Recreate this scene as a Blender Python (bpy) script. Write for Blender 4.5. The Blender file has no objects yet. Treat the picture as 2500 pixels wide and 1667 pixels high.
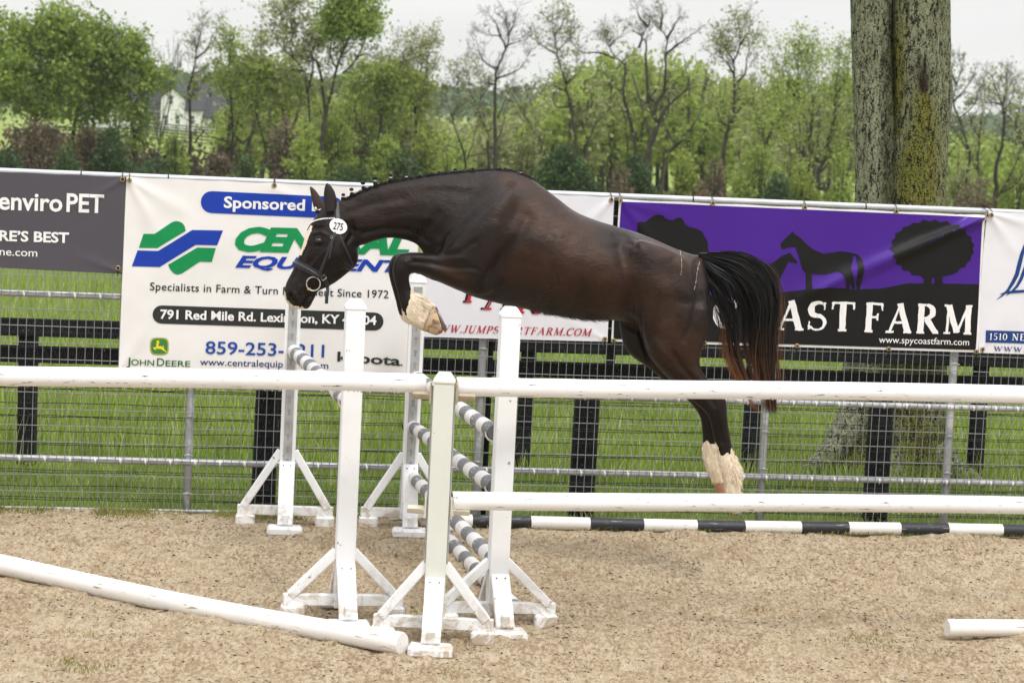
import bpy, bmesh, math, random
import numpy as np
from mathutils import Vector, Matrix, noise
from mathutils.bvhtree import BVHTree
random.seed(7); RNG = np.random.default_rng(11)
S = bpy.context.scene
COL = S.collection
rad = math.radians

# ---------------------------------------------------------------- camera
FPX = 5600.0; PHI = .0935; ROLL = .0482; CH = 2.485      # focal length in photo pixels, pitch, roll, height
F_ = Vector((0, math.cos(PHI), -math.sin(PHI))); U0 = Vector((0, math.sin(PHI), math.cos(PHI))); R0 = Vector((1, 0, 0))
R_ = math.cos(ROLL)*R0 + math.sin(ROLL)*U0
U_ = -math.sin(ROLL)*R0 + math.cos(ROLL)*U0
CAM = Vector((0, 0, CH))
cd = bpy.data.cameras.new('camera'); cam = bpy.data.objects.new('camera', cd); COL.objects.link(cam)
cd.sensor_width = 36; cd.lens = 36*FPX/2500; cd.clip_end = 6000; cd.clip_start = .1
m3 = Matrix((R_, U_, -F_)).transposed()
cam.matrix_world = Matrix.Translation(CAM) @ m3.to_4x4()
cd.dof.use_dof = True; cd.dof.focus_distance = 12.6; cd.dof.aperture_fstop = 5.6
S.camera = cam
S.render.resolution_x = 1024; S.render.resolution_y = 682

# ---------------------------------------------------------------- sky and light
SUN_EL, SUN_AZ = rad(58), rad(150)
w = bpy.data.worlds.new("World"); S.world = w; w.use_nodes = True
nt = w.node_tree; nt.nodes.clear()
out = nt.nodes.new('ShaderNodeOutputWorld'); bg = nt.nodes.new('ShaderNodeBackground'); bg.inputs[1].default_value = .1
sky = nt.nodes.new('ShaderNodeTexSky'); sky.sky_type = 'NISHITA'; sky.sun_disc = False
sky.sun_elevation = SUN_EL; sky.sun_rotation = SUN_AZ
tc = nt.nodes.new('ShaderNodeTexCoord'); sep = nt.nodes.new('ShaderNodeSeparateXYZ'); nt.links.new(tc.outputs['Generated'], sep.inputs[0])
ramp = nt.nodes.new('ShaderNodeValToRGB'); nt.links.new(sep.outputs[2], ramp.inputs[0])
e = ramp.color_ramp.elements
e[0].position = 0; e[0].color = (8.3, 8.25, 8.2, 1); e[1].position = 1; e[1].color = (21.2, 21.4, 22.2, 1)
e = ramp.color_ramp.elements.new(.12); e.color = (9.0, 8.95, 8.9, 1)
mp = nt.nodes.new('ShaderNodeMapping'); mp.inputs['Scale'].default_value = (1.4, 1.4, 6); nt.links.new(tc.outputs['Generated'], mp.inputs[0])
nz = nt.nodes.new('ShaderNodeTexNoise'); nz.inputs['Scale'].default_value = 2.6; nz.inputs['Detail'].default_value = 5; nt.links.new(mp.outputs[0], nz.inputs[0])
r2 = nt.nodes.new('ShaderNodeValToRGB'); nt.links.new(nz.outputs[0], r2.inputs[0])
r2.color_ramp.elements[0].position = .3; r2.color_ramp.elements[0].color = (.86, .86, .88, 1)
r2.color_ramp.elements[1].position = .7; r2.color_ramp.elements[1].color = (1.06, 1.055, 1.05, 1)
mul = nt.nodes.new('ShaderNodeMix'); mul.data_type = 'RGBA'; mul.blend_type = 'MULTIPLY'; mul.inputs[0].default_value = 1
nt.links.new(ramp.outputs[0], mul.inputs[6]); nt.links.new(r2.outputs[0], mul.inputs[7])
mx = nt.nodes.new('ShaderNodeMix'); mx.data_type = 'RGBA'; mx.inputs[0].default_value = .93
nt.links.new(sky.outputs[0], mx.inputs[6]); nt.links.new(mul.outputs[2], mx.inputs[7])
nt.links.new(mx.outputs[2], bg.inputs[0]); nt.links.new(bg.outputs[0], out.inputs[0])
sl = bpy.data.lights.new('sun', 'SUN'); sl.energy = 1.5; sl.angle = rad(14); sl.color = (1, .965, .91)
so = bpy.data.objects.new('sun', sl); COL.objects.link(so)
sd = Vector((math.sin(SUN_AZ)*math.cos(SUN_EL), math.cos(SUN_AZ)*math.cos(SUN_EL), math.sin(SUN_EL)))
so.rotation_euler = sd.to_track_quat('Z', 'Y').to_euler(); so.location = (0, 0, 30)
vs = S.view_settings; vs.view_transform = 'Standard'; vs.look = 'None'; vs.gamma = 1; vs.exposure = 0.15; vs.use_curve_mapping = False
S.render.engine = 'CYCLES'; S.cycles.max_bounces = 6; S.cycles.volume_bounces = 1; S.cycles.transparent_max_bounces = 12

# ---------------------------------------------------------------- geometry helpers
def ray(px, py): return F_ + R_*((px-1250)/FPX) - U_*((py-833.5)/FPX)
def gnd(px, py, z=0.0):
    d = ray(px, py); return CAM + d*((z-CH)/d.z)
def atY(px, py, Y):
    d = ray(px, py); return CAM + d*(Y/d.y)
TH = .167; FD = 14.409
FC = Vector((math.cos(TH), math.sin(TH), 0)); FN = Vector((-math.sin(TH), math.cos(TH), 0))
def fuz(px, py, off=0.0):            # photo pixel -> (u, z) on the fence plane
    d = ray(px, py); t = (FD*FN.y-off)/(d.dot(FN)); P = CAM + d*t
    return P.dot(FC), P.z
def fpt(u, z, off=0.0): return FC*u + FN*(FD*FN.y-off) + Vector((0, 0, z))
def proj(P):
    v = Vector(P)-CAM; d = v.dot(F_); return 1250+FPX*v.dot(R_)/d, 833.5-FPX*v.dot(U_)/d

def mesh_np(name, V, Q, smooth=False):
    V = np.asarray(V, np.float32); Q = np.asarray(Q, np.int32); k = Q.shape[1]
    me = bpy.data.meshes.new(name)
    me.vertices.add(len(V)); me.vertices.foreach_set('co', V.ravel())
    me.loops.add(Q.size); me.loops.foreach_set('vertex_index', Q.ravel())
    me.polygons.add(len(Q)); me.polygons.foreach_set('loop_start', np.arange(0, Q.size, k, dtype=np.int32))
    try: me.polygons.foreach_set('loop_total', np.full(len(Q), k, np.int32))
    except Exception: pass
    if smooth: me.polygons.foreach_set('use_smooth', np.ones(len(Q), bool))
    me.update(calc_edges=True); me.validate()
    return me
def tag(o, label=None, cat=None, group=None, kind=None):
    if label: o['label'] = label
    if cat: o['category'] = cat
    if group: o['group'] = group
    if kind: o['kind'] = kind
    return o
def link(name, me, mat=None, parent=None):
    o = bpy.data.objects.new(name, me)
    if mat is not None:
        for mm in (mat if isinstance(mat, (list, tuple)) else [mat]): me.materials.append(mm)
    COL.objects.link(o)
    if parent is not None:
        o.parent = parent
        o.matrix_parent_inverse = parent.matrix_basis.inverted()
    return o
def empty(name, loc, label, cat, group=None, kind=None):
    o = bpy.data.objects.new(name, None); COL.objects.link(o); o.location = loc; o.empty_display_size = .2
    return tag(o, label, cat, group, kind)
class MB:
    def __init__(s): s.v = []; s.f = []; s.m = []; s.mi = 0
    def add(s, vs, fs):
        b = len(s.v); s.v += [tuple(p) for p in vs]; s.f += [tuple(b+i for i in f) for f in fs]; s.m += [s.mi]*len(fs)
    def frame(s, c, ax, ay, az):     # box given centre and half-axis vectors
        c = Vector(c); P = [c+ax*i+ay*j+az*k for k in (-1, 1) for j in (-1, 1) for i in (-1, 1)]
        s.add(P, [(0, 2, 3, 1), (4, 5, 7, 6), (0, 1, 5, 4), (2, 6, 7, 3), (0, 4, 6, 2), (1, 3, 7, 5)])
    def bar(s, a, b, wd, ht, up=Vector((0, 0, 1))):    # rectangular bar from a to b
        a = Vector(a); b = Vector(b); d = (b-a).normalized(); side = d.cross(up)
        if side.length < 1e-4: side = d.cross(Vector((0, 1, 0)))
        side.normalize(); u = side.cross(d)
        s.frame((a+b)/2, side*(wd/2), (b-a)/2, u*(ht/2))
    def tube(s, pts, rs, n=8, cap=True, jit=0.0, flat=1.0):
        pts = [Vector(p) for p in pts]
        if not isinstance(rs, (list, tuple)): rs = [rs]*len(pts)
        ref = Vector((0, 0, 1)); V = []; F = []
        d0 = (pts[-1]-pts[0]).normalized()
        if abs(d0.z) > .9: ref = Vector((0, 1, 0))
        for i, p in enumerate(pts):
            d = (pts[min(i+1, len(pts)-1)]-pts[max(i-1, 0)]).normalized()
            x = d.cross(ref)
            if x.length < 1e-5: x = d.cross(Vector((1, 0, 0)))
            x.normalize(); y = x.cross(d)
            for k in range(n):
                a = 2*math.pi*k/n; r = rs[i]*(1+jit*(random.random()-.5))
                V.append(p+x*(r*math.cos(a))+y*(r*flat*math.sin(a)))
        for i in range(len(pts)-1):
            for k in range(n):
                k2 = (k+1) % n; F.append((i*n+k, i*n+k2, (i+1)*n+k2, (i+1)*n+k))
        if cap: F.append(tuple(range(n-1, -1, -1))); F.append(tuple((len(pts)-1)*n+k for k in range(n)))
        s.add(V, F)
    def build(s, name, mat, parent=None, smooth=False, bevel=0, angle=None):
        me = bpy.data.meshes.new(name); me.from_pydata(s.v, [], s.f); me.update()
        if bevel:
            bm = bmesh.new(); bm.from_mesh(me)
            bmesh.ops.bevel(bm, geom=list(bm.edges), offset=bevel, segments=1, affect='EDGES', clamp_overlap=True)
            bm.to_mesh(me); bm.free()
        elif any(s.m): me.polygons.foreach_set('material_index', s.m)
        if smooth: me.polygons.foreach_set('use_smooth', [True]*len(me.polygons))
        if angle: 
            me.polygons.foreach_set('use_smooth', [True]*len(me.polygons)); me.set_sharp_from_angle(angle=rad(angle))
        o = link(name, me, mat, parent)
        return o

# ---------------------------------------------------------------- material helpers
class NT:
    def __init__(s, name):
        s.m = bpy.data.materials.new(name); s.m.use_nodes = True; s.t = s.m.node_tree; s.t.nodes.clear()
        s.out = s.t.nodes.new('ShaderNodeOutputMaterial'); s.b = s.n('BsdfPrincipled'); s.t.links.new(s.b.outputs[0], s.out.inputs[0])
        s._co = None
    def n(s, ty, **kw):
        nd = s.t.nodes.new('ShaderNode'+ty)
        for k, v in kw.items(): setattr(nd, k, v)
        return nd
    def l(s, a, b): s.t.links.new(a, b)
    def co(s, scale=(1, 1, 1), world=False):
        mp = s.n('Mapping'); mp.inputs['Scale'].default_value = scale
        if world: g = s.n('NewGeometry'); s.l(g.outputs['Position'], mp.inputs[0])
        else: g = s.n('TexCoord'); s.l(g.outputs['Object'], mp.inputs[0])
        return mp.outputs[0]
    def noise(s, sc, det=3, rough=.55, scale=(1, 1, 1), world=False, dist=0):
        z = s.n('TexNoise'); s.l(s.co(scale, world), z.inputs['Vector']); z.inputs['Scale'].default_value = sc
        z.inputs['Detail'].default_value = det; z.inputs['Roughness'].default_value = rough; z.inputs['Distortion'].default_value = dist
        return z.outputs[0]
    def voro(s, sc, scale=(1, 1, 1), feat='F1', world=False):
        z = s.n('TexVoronoi', feature=feat); s.l(s.co(scale, world), z.inputs['Vector']); z.inputs['Scale'].default_value = sc
        return z.outputs[0]
    def ramp(s, fac, stops, interp='LINEAR'):
        r = s.n('ValToRGB'); s.l(fac, r.inputs[0]); cr = r.color_ramp; cr.interpolation = interp
        while len(cr.elements) < len(stops): cr.elements.new(.5)
        for e, (p, c) in zip(cr.elements, stops):
            e.position = p; e.color = (c, c, c, 1) if isinstance(c, (int, float)) else (*c, 1)
        return r.outputs[0]
    def mix(s, fac, a, b, bt='MIX'):
        x = s.n('Mix'); x.data_type = 'RGBA'; x.blend_type = bt
        for v, i in ((fac, 0), (a, 6), (b, 7)):
            if isinstance(v, (int, float)): x.inputs[i].default_value = v if i == 0 else (v, v, v, 1)
            elif isinstance(v, tuple): x.inputs[i].default_value = (*v, 1)
            else: s.l(v, x.inputs[i])
        return x.outputs[2]
    def math(s, op, a, b=0.0):
        x = s.n('Math', operation=op)
        for v, i in ((a, 0), (b, 1)):
            if isinstance(v, (int, float)): x.inputs[i].default_value = v
            else: s.l(v, x.inputs[i])
        return x.outputs[0]
    def attr(s, name):
        a = s.n('Attribute'); a.attribute_name = name; return a.outputs['Color']
    def fin(s, col, rough=.6, bump=None, bstr=.3, bdist=.01, spec=None, metal=0):
        if isinstance(col, tuple): s.b.inputs['Base Color'].default_value = (*col, 1)
        else: s.l(col, s.b.inputs['Base Color'])
        if isinstance(rough, (int, float)): s.b.inputs['Roughness'].default_value = rough
        else: s.l(rough, s.b.inputs['Roughness'])
        s.b.inputs['Metallic'].default_value = metal
        if spec is not None: s.b.inputs['Specular IOR Level'].default_value = spec
        if bump is not None:
            bp = s.n('Bump'); bp.inputs['Strength'].default_value = bstr; bp.inputs['Distance'].default_value = bdist
            s.l(bump, bp.inputs['Height']); s.l(bp.outputs[0], s.b.inputs['Normal'])
        return s.m
def plain(name, col, rough=.6, var=.12, sc=20, spec=.4, metal=0, bstr=.15, bdist=.003):
    t = NT(name); z = t.noise(sc, 4)
    c = t.mix(t.ramp(z, [(.3, 0.0), (.7, 1.0)]), tuple(x*(1-var) for x in col), tuple(min(1, x*(1+var)) for x in col))
    return t.fin(c, rough, t.noise(sc*3, 3), bstr, bdist, spec, metal)

def vnoise(shape, cells, seed=0, octaves=4, gain=.5, aniso=1.0):      # tiled value noise on a grid
    r = np.random.default_rng(seed); H, W = shape; o = np.zeros(shape); amp = 1.0; cy, cx = cells/aniso, cells
    for k in range(octaves):
        ny, nx = int(cy)+3, int(cx)+3; g = r.standard_normal((ny, nx))
        y = np.linspace(0, ny-2.001, H); x = np.linspace(0, nx-2.001, W)
        yi = y.astype(int); xi = x.astype(int); fy = y-yi; fx = x-xi
        fy = (fy*fy*(3-2*fy))[:, None]; fx = (fx*fx*(3-2*fx))[None]
        a = g[yi][:, xi]; b = g[yi][:, xi+1]; c = g[yi+1][:, xi]; d = g[yi+1][:, xi+1]
        o += amp*((a*(1-fx)+b*fx)*(1-fy)+(c*(1-fx)+d*fx)*fy); amp *= gain; cy *= 2; cx *= 2
    return o
# ================================================================ THE SETTING
def terr(x, y):       # terrain height of the pasture
    y = np.asarray(y, float); x = np.asarray(x, float)
    z = np.interp(y, [-50, 14, 30, 60, 105, 145, 250, 330, 600, 1200, 2500, 4200], [-.03, -.03, -.05, -.5, -1.8, -1.8, -1.35, -.85, -.5, 7, 12, 12])
    z = z + np.clip((y-150)/300, 0, 1)*(np.sin(x*.013+y*.004)*.6) + np.clip((y-500)/900, 0, 1)*(4*np.sin(x*.004+1)+3*np.sin(x*.011+y*.003))
    z = z - .25*np.clip((y-40)/60, 0, 1)*np.sin(x*.05)
    return z
# pasture: one sheet out to the horizon
ys = np.concatenate([np.linspace(-30, 13, 8), np.linspace(14, 60, 60), np.geomspace(62, 1900, 100)])
xs = np.concatenate([-np.geomspace(1500, 12, 42), np.linspace(-11, 11, 40), np.geomspace(12, 1500, 42)])
XX, YY = np.meshgrid(xs, ys); ZZ = terr(XX, YY)
V = np.stack([XX, YY, ZZ], -1).reshape(-1, 3); nx_ = len(xs)
I = (np.arange(len(ys)-1)[:, None]*nx_+np.arange(nx_-1)[None]).ravel()
t = NT('pasture_grass')
g1 = t.noise(.06, 4, world=True); g2 = t.noise(1.3, 5, world=True); g3 = t.noise(45, 4, .7, world=True)
c = t.mix(t.ramp(g1, [(.35, 0.), (.65, 1.)]), (.29, .35, .08), (.38, .44, .13))
gp = t.n('NewGeometry'); gs = t.n('SeparateXYZ'); t.l(gp.outputs['Position'], gs.inputs[0]); gy = t.ramp(t.math('DIVIDE', gs.outputs[1], 100.0), [(.38, 0.), (.62, 1.)])
c = t.mix(t.ramp(g2, [(.3, 0.), (.7, 1.)]), c, (.20, .28, .05), 'MIX'); c = t.mix(gy, (.12, .165, .035), c)
c = t.mix(t.ramp(g3, [(.35, .6), (.65, 0.)]), c, (.10, .15, .03))
M_GRASSGROUND = t.fin(c, .85, g3, .8, .03, .15)
o = link('grass_field', mesh_np('grass_field', V, np.stack([I, I+1, I+nx_+1, I+nx_], 1), True), M_GRASSGROUND); tag(o, kind='structure')

# arena footing: trodden sand with hoof prints, a fine sheet in view and a coarse rim
t = NT('arena_sand')
n1 = t.noise(.9, 5, .6, world=True); n2 = t.noise(9, 6, .65, (1, .55, 1), world=True); n3 = t.noise(52, 5, .62, (1, .5, 1), world=True); n4 = t.noise(160, 4, .7, world=True); n5 = t.noise(20, 6, .72, (1, .45, 1), world=True, dist=1.2); n6 = t.noise(2.2, 4, .6, (1, .6, 1), world=True)
c = t.mix(t.ramp(n1, [(.35, 0.), (.65, 1.)]), (.535, .428, .275), (.63, .52, .355))
c = t.mix(t.ramp(n2, [(.36, .75), (.6, 0.)]), c, (.39, .28, .165))
c = t.mix(t.ramp(n3, [(.50, 0.), (.66, .6)]), c, (.72, .62, .47))
c = t.mix(t.math('MULTIPLY', t.ramp(n3, [(.40, .9), (.50, 0.)]), t.ramp(n6, [(.35, .35), (.6, 1.)])), c, (.32, .22, .135))  # brown flecks, partly painting in the shaded sides of sand lumps
c = t.mix(t.ramp(n5, [(.345, .9), (.40, 0.)]), c, (.13, .085, .055))
c = t.mix(t.ramp(n4, [(.36, .8), (.46, 0.)]), c, (.20, .145, .095))
hh = t.math('ADD', t.math('MULTIPLY', n3, 1.0), t.math('MULTIPLY', n4, .35))
M_SAND = t.fin(c, .95, hh, 1.0, .03, .08)
NX, NY = 1000, 640
def arena(u, v): return u, v
us = np.linspace(-4.6, 4.8, NX); vv = np.linspace(8.2, 14.6, NY)
XX, YY = np.meshgrid(us, vv)
ZZ = .014*vnoise((NY, NX), 13, 1, 2, .5) + .007*vnoise((NY, NX), 44, 21, 2, .5, 1.4) + .0075*vnoise((NY, NX), 95, 2, 2, .6, 1.0) + .0042*np.maximum(vnoise((NY, NX), 230, 12, 2, .6, 1.6), -.3)
prints = vnoise((NY, NX), 48, 5, 2); ZZ -= .014*np.clip(prints-.9, 0, 1)
ZZ *= np.clip((14.35-(YY-XX*math.tan(TH)))/.4, .3, 1)
edge = np.minimum(np.minimum(XX+4.6, 4.8-XX), YY-8.2); ZZ *= np.clip(edge/.3, 0, 1)
# cut away whatever lies behind the fence line
lim = FD+.02+XX*math.tan(TH); YY = np.minimum(YY, lim+0*YY); 
sc_ = (YY-8.2)/(np.max(vv)-8.2)
YY2 = 8.2+(lim-8.2)*((np.meshgrid(us, vv)[1]-8.2)/(14.6-8.2))
ZZ = np.clip(ZZ, -.024, .045)+.012
V = np.stack([XX, YY2, ZZ], -1).reshape(-1, 3)
I = (np.arange(NY-1)[:, None]*NX+np.arange(NX-1)[None]).ravel()
V2 = [(-40, -25, 0.0), (40, -25, 0.0), (40, 8.2, .0), (4.8, 8.2, .012), (-4.6, 8.2, .012), (-40, 8.2, .0), (-40, FD-40*math.tan(TH), 0.), (-4.6, FD+.02-4.6*math.tan(TH), .012), (4.8, FD+.02+4.8*math.tan(TH), .012), (40, FD+40*math.tan(TH), 0.)]
me = mesh_np('arena_footing', V, np.stack([I, I+1, I+NX+1, I+NX], 1), True)
bm = bmesh.new(); bm.from_mesh(me); vv2 = [bm.verts.new(p) for p in V2]
for f in ((0, 1, 2, 3, 4, 5), (5, 4, 7, 6), (3, 2, 9, 8)): bm.faces.new([vv2[i] for i in f])
bm.to_mesh(me); bm.free()
o = link('arena_footing', me, M_SAND); tag(o, kind='structure')
def sand_z(x, y):
    lim = FD+.02+x*math.tan(TH); a = (x+4.6)/9.4*(NX-1); b = (y-8.2)/(lim-8.2)*(NY-1)
    i = int(min(max(b, 0), NY-1)); j = int(min(max(a, 0), NX-1)); return float(ZZ[i, j])

# loose clods of dark footing scattered on the sand
M_CLOD = plain('damp_clod', (.11, .072, .045), .95, .5, 60, .1, bstr=.6, bdist=.01)
def lumps(n, smin, smax, ymin, ymax, flat=.5):
    base = np.array([(0, 0, 1), (.9, 0, .1), (.3, .85, .1), (-.7, .5, .1), (-.7, -.5, .1), (.3, -.85, .1), (0, 0, -.4)])
    tr = np.array([(0, 1, 2), (0, 2, 3), (0, 3, 4), (0, 4, 5), (0, 5, 1), (6, 2, 1), (6, 3, 2), (6, 4, 3), (6, 5, 4), (6, 1, 5)])
    r = RNG; Vs = []; Ts = []
    for i in range(n):
        y = ymin+(ymax-ymin)*r.random()**.8; x = (r.random()-.5)*y*.52; s = smin+(smax-smin)*r.random()**3
        if y > FD+x*math.tan(TH)-.05: continue
        b = base*(1+.5*(r.random((7, 1))-.5)); a = r.random()*6.28; ca, sa = math.cos(a), math.sin(a)
        b = b*[s*(.8+1.1*r.random()), s, s*flat*(.5+r.random())]; b = np.stack([b[:, 0]*ca-b[:, 1]*sa*.6, b[:, 0]*sa*.5+b[:, 1]*ca, b[:, 2]], 1)
        Vs.append(b+[x, y, sand_z(x, y)+s*flat*.15]); Ts.append(tr+7*(len(Vs)-1))
    return np.concatenate(Vs), np.concatenate(Ts)
V, T = lumps(21000, .002, .010, 8.9, 14.4)
o = link('loose_clods', mesh_np('loose_clods', V, T), M_CLOD); tag(o, 'small dark clods and crumbs of footing strewn over the arena sand', 'footing clods', kind='stuff')

# ---- grass behind the fence, weeds at its foot
def blades(P, h, wd, lean=.35, seed=3, bend=.4):
    r = np.random.default_rng(seed); n = len(P); h = h*(.55+.9*r.random(n)) if np.isscalar(h) else h
    a = r.random(n)*6.283; dx, dy = np.cos(a), np.sin(a); l = lean*h*(r.random(n)+.1); wd = wd*(.6+.8*r.random(n))
    la = r.random(n)*6.283+0*a; lx, ly = np.cos(la)*l, np.sin(la)*l
    p0 = P - np.stack([dx*wd/2, dy*wd/2, 0*h], 1); p1 = P + np.stack([dx*wd/2, dy*wd/2, 0*h], 1)
    q0 = P + np.stack([-dx*wd*.38+lx*.4, -dy*wd*.38+ly*.4, h*.6], 1); q1 = P + np.stack([dx*wd*.38+lx*.4, dy*wd*.38+ly*.4, h*.6], 1)
    t0 = P + np.stack([lx, ly, h*.97], 1); t1 = t0+np.stack([dx*wd*.08, dy*wd*.08, 0*h], 1)
    V = np.stack([p0, p1, q1, q0, t1, t0], 1).reshape(-1, 3); b = np.arange(n)*6
    Q = np.concatenate([np.stack([b, b+1, b+2, b+3], 1), np.stack([b+3, b+2, b+4, b+5], 1)])
    return V, Q
def leafmat(name, cols, trans=.35, rough=.6, clump=.6, csc=.9):
    t = NT(name); g = t.n('NewGeometry'); rnd = g.outputs['Random Per Island']
    c = t.ramp(rnd, [(i/(len(cols)-1), c) for i, c in enumerate(cols)])
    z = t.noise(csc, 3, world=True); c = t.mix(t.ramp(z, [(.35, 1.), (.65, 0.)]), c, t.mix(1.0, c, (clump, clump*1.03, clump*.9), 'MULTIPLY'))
    t.fin(c, rough, spec=.3)
    tr = t.n('BsdfTranslucent'); t.l(c, tr.inputs[0]); ms = t.n('MixShader'); ms.inputs[0].default_value = trans
    t.l(t.b.outputs[0], ms.inputs[1]); t.l(tr.outputs[0], ms.inputs[2]); t.l(ms.outputs[0], t.out.inputs[0])
    return t.m
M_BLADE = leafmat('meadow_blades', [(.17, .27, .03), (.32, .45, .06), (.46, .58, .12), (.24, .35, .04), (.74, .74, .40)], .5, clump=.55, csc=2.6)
r = RNG
def scatter(n, y0, y1, k=.27, p=1.0):
    y = y0+(y1-y0)*r.random(n)**p; x = (r.random(n)*2-1)*(y*k+.6)
    ok = y > FD+x*math.tan(TH)+.06; x, y = x[ok], y[ok]; return np.stack([x, y, terr(x, y)], 1)
V1, Q1 = blades(scatter(80000, 13.9, 22, p=1.2), .055, .006, .8, 3)
P = scatter(42000, 16.2, 34, p=1.4); V2, Q2 = blades(P, .19, .009, .5, 4)
P = scatter(5200, 15.4, 26); V3, Q3 = blades(P, .33, .007, .4, 5)
o = link('meadow_grass', mesh_np('meadow_grass', np.concatenate([V1, V2, V3]), np.concatenate([Q1, Q2+len(V1), Q3+len(V1)+len(V2)])), M_BLADE)
tag(o, 'lush green meadow grass growing behind the wire fence', 'grass', kind='stuff')
M_WEED = leafmat('dry_weeds', [(.36, .33, .09), (.26, .30, .06), (.44, .36, .15), (.19, .28, .05)], .3)
u_ = r.random(34000)*13-6.5; off = np.abs(r.normal(0, .13, 34000))+.0; base = np.array([fpt(a, 0, b+.01) for a, b in zip(u_, off)])
base[:, 2] = .008; keep = r.random(34000) < np.clip(.5+.6*vnoise((1, 34000), 45, 9, 3)[0][np.argsort(np.argsort(u_))], .03, 1); base = base[keep]
V1, Q1 = blades(base, .022, .006, 1.3, 6)
P = []
for (px, py, n, s) in [(195, 1560, 40, .035), (2110, 1570, 90, .05), (1040, 1500, 15, .03), (210, 1640, 60, .03), (2250, 1450, 18, .03), (1850, 1500, 14, .03), (820, 1575, 25, .025), (1105, 1655, 50, .03), (1400, 1530, 16, .02), (160, 1625, 50, .03), (560, 1565, 20, .02), (1470, 1520, 10, .02), (2300, 1600, 30, .03), (1640, 1640, 20, .02), (2010, 1640, 15, .02), (640, 1590, 30, .03)]:
    c = gnd(px, py)
    for i in range(n): P.append((c.x+random.gauss(0, s*1.6), c.y+random.gauss(0, s*2), .01))
wa, wb = gnd(1165, 1282), gnd(2560, 1309)
for i in range(5200):
    f = random.random()
    if noise.noise(Vector((f*22, 1, 1))) > -.25: q_ = wa.lerp(wb, f); P.append((q_.x, q_.y-.02-abs(random.gauss(0, .06)), .01))
V2, Q2 = blades(np.array(P), .022, .005, 1.0, 8)
o = link('weeds', mesh_np('weeds', np.concatenate([V1, V2]), np.concatenate([Q1, Q2+len(V1)])), M_WEED)
tag(o, 'short yellow green weeds along the fence foot and in the sand', 'weeds', kind='stuff')
# ================================================================ FENCES AND BANNERS
t = NT('galvanised_pipe'); z1 = t.noise(14, 5, .6); z2 = t.noise(5, 4, .6, (1, 1, 1), dist=.8)
c = t.mix(t.ramp(z1, [(.3, 0.), (.7, 1.)]), (.30, .31, .32), (.42, .43, .44)); c = t.mix(t.ramp(z2, [(.55, 0.), (.62, .75)]), c, (.66, .67, .69))
M_GALV = t.fin(c, .42, z1, .25, .003, .5, .35)
t = NT('top_pipe_paint'); z1 = t.noise(8, 5, .6); c = t.mix(t.ramp(z1, [(.3, 0.), (.7, 1.)]), (.44, .455, .47), (.56, .575, .59))
M_PIPE2 = t.fin(c, .4, z1, .2, .003, .5, .2)
M_ZINC = plain('zinc_drip', (.72, .72, .73), .55, .1)
M_WIRE = plain('galvanised_wire', (.23, .235, .23), .5, .15, 40, metal=.1)
M_BLACKWIRE = plain('black_net_wire', (.012, .012, .011), .6, .2, 40)
M_BOARD = NT('black_board'); t = M_BOARD; zz = t.noise(6, 5, .6, (.3, .3, 2)); z4 = t.noise(90, 2, .5)
c = t.mix(t.ramp(zz, [(.3, 0.), (.7, 1.)]), (.006, .007, .008), (.017, .018, .020)); c = t.mix(t.ramp(z4, [(.71, 0.), (.75, .9)]), c, (.35, .35, .32))
M_BOARD = t.fin(c, .75, zz, .4, .01, .15)
M_TIE = plain('black_cable_tie', (.012, .012, .013), .4, .1)
M_BRASS = plain('brass_grommet', (.50, .38, .16), .35, .15, metal=.8)
UL, UR = -6.6, 6.8
def zl(a, b, off=0):
    (u1, z1), (u2, z2) = fuz(*a, off), fuz(*b, off); return lambda u: z1+(z2-z1)*(u-u1)/(u2-u1)
f_top, f_low, f_bot = zl((0, 418), (2500, 520)), zl((0, 1116), (2500, 1180)), zl((0, 1243), (568, 1257))
zc = fuz(100, 718)[1]; zd = fuz(2019, 985)[1]
fence = empty('pipe_fence', fpt(0, 0), 'tall grey galvanised pipe fence with welded wire mesh carrying the banners', 'fence')
def rail(name, fz, rr, mt, welds=True):
    b = MB(); us_ = np.linspace(UL, UR, 30); b.tube([fpt(u, fz(u)) for u in us_], rr, 14)
    if welds:
        r_o = b.build(name, mt, fence, smooth=True); b = MB(); u = UL+.03
        while u < UR:
            b.mi = 0; b.tube([fpt(u-.006, fz(u)+rr*.9, rr*.75), fpt(u, fz(u)+.002, rr*1.12), fpt(u+.003, fz(u)-rr*1.1, rr*.7)], [.004, .0085, .004], 6); b.tube([fpt(u+.02, fz(u)+rr*.55, rr*.75), fpt(u+.07, fz(u)+rr*.5, rr*.82), fpt(u+.125, fz(u)+rr*.55, rr*.75)], [.002, .006, .002], 5); u += .1524
        w_ = b.build('zinc_weld', M_ZINC, r_o, smooth=True); w_['kind'] = 'stuff'; return r_o
    return b.build(name, mt, fence, smooth=True)
_rail = rail
rail('rail', f_top, .0205, M_PIPE2, False); rail('rail', lambda u: zc, .019, M_GALV); rail('rail', lambda u: zd, .019, M_GALV)
rail('rail', f_low, .0205, M_GALV); rail('rail', lambda u: f_bot(0)*0+.012, .010, M_GALV, False)
post_us = [fuz(461, 1100)[0]-3.66, fuz(461, 1100)[0]-1.83, fuz(461, 1100)[0], fuz(1171, 1050)[0], fuz(1866, 1100)[0], fuz(2321, 1050)[0], fuz(2321, 1050)[0]+1.83]
for u in post_us:
    b = MB(); b.tube([fpt(u, z, -.03) for z in (-.1, .4, .9, 1.5, f_top(u)-.015)], .0255, 14)
    for k in range(9): zz_ = .12+.24*k; b.tube([fpt(u-.03, zz_, .002), fpt(u, zz_+.004, .0), fpt(u+.03, zz_-.003, .002)], [.004, .009, .004], 5)
    b.build('post', M_GALV, fence, smooth=True)
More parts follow.
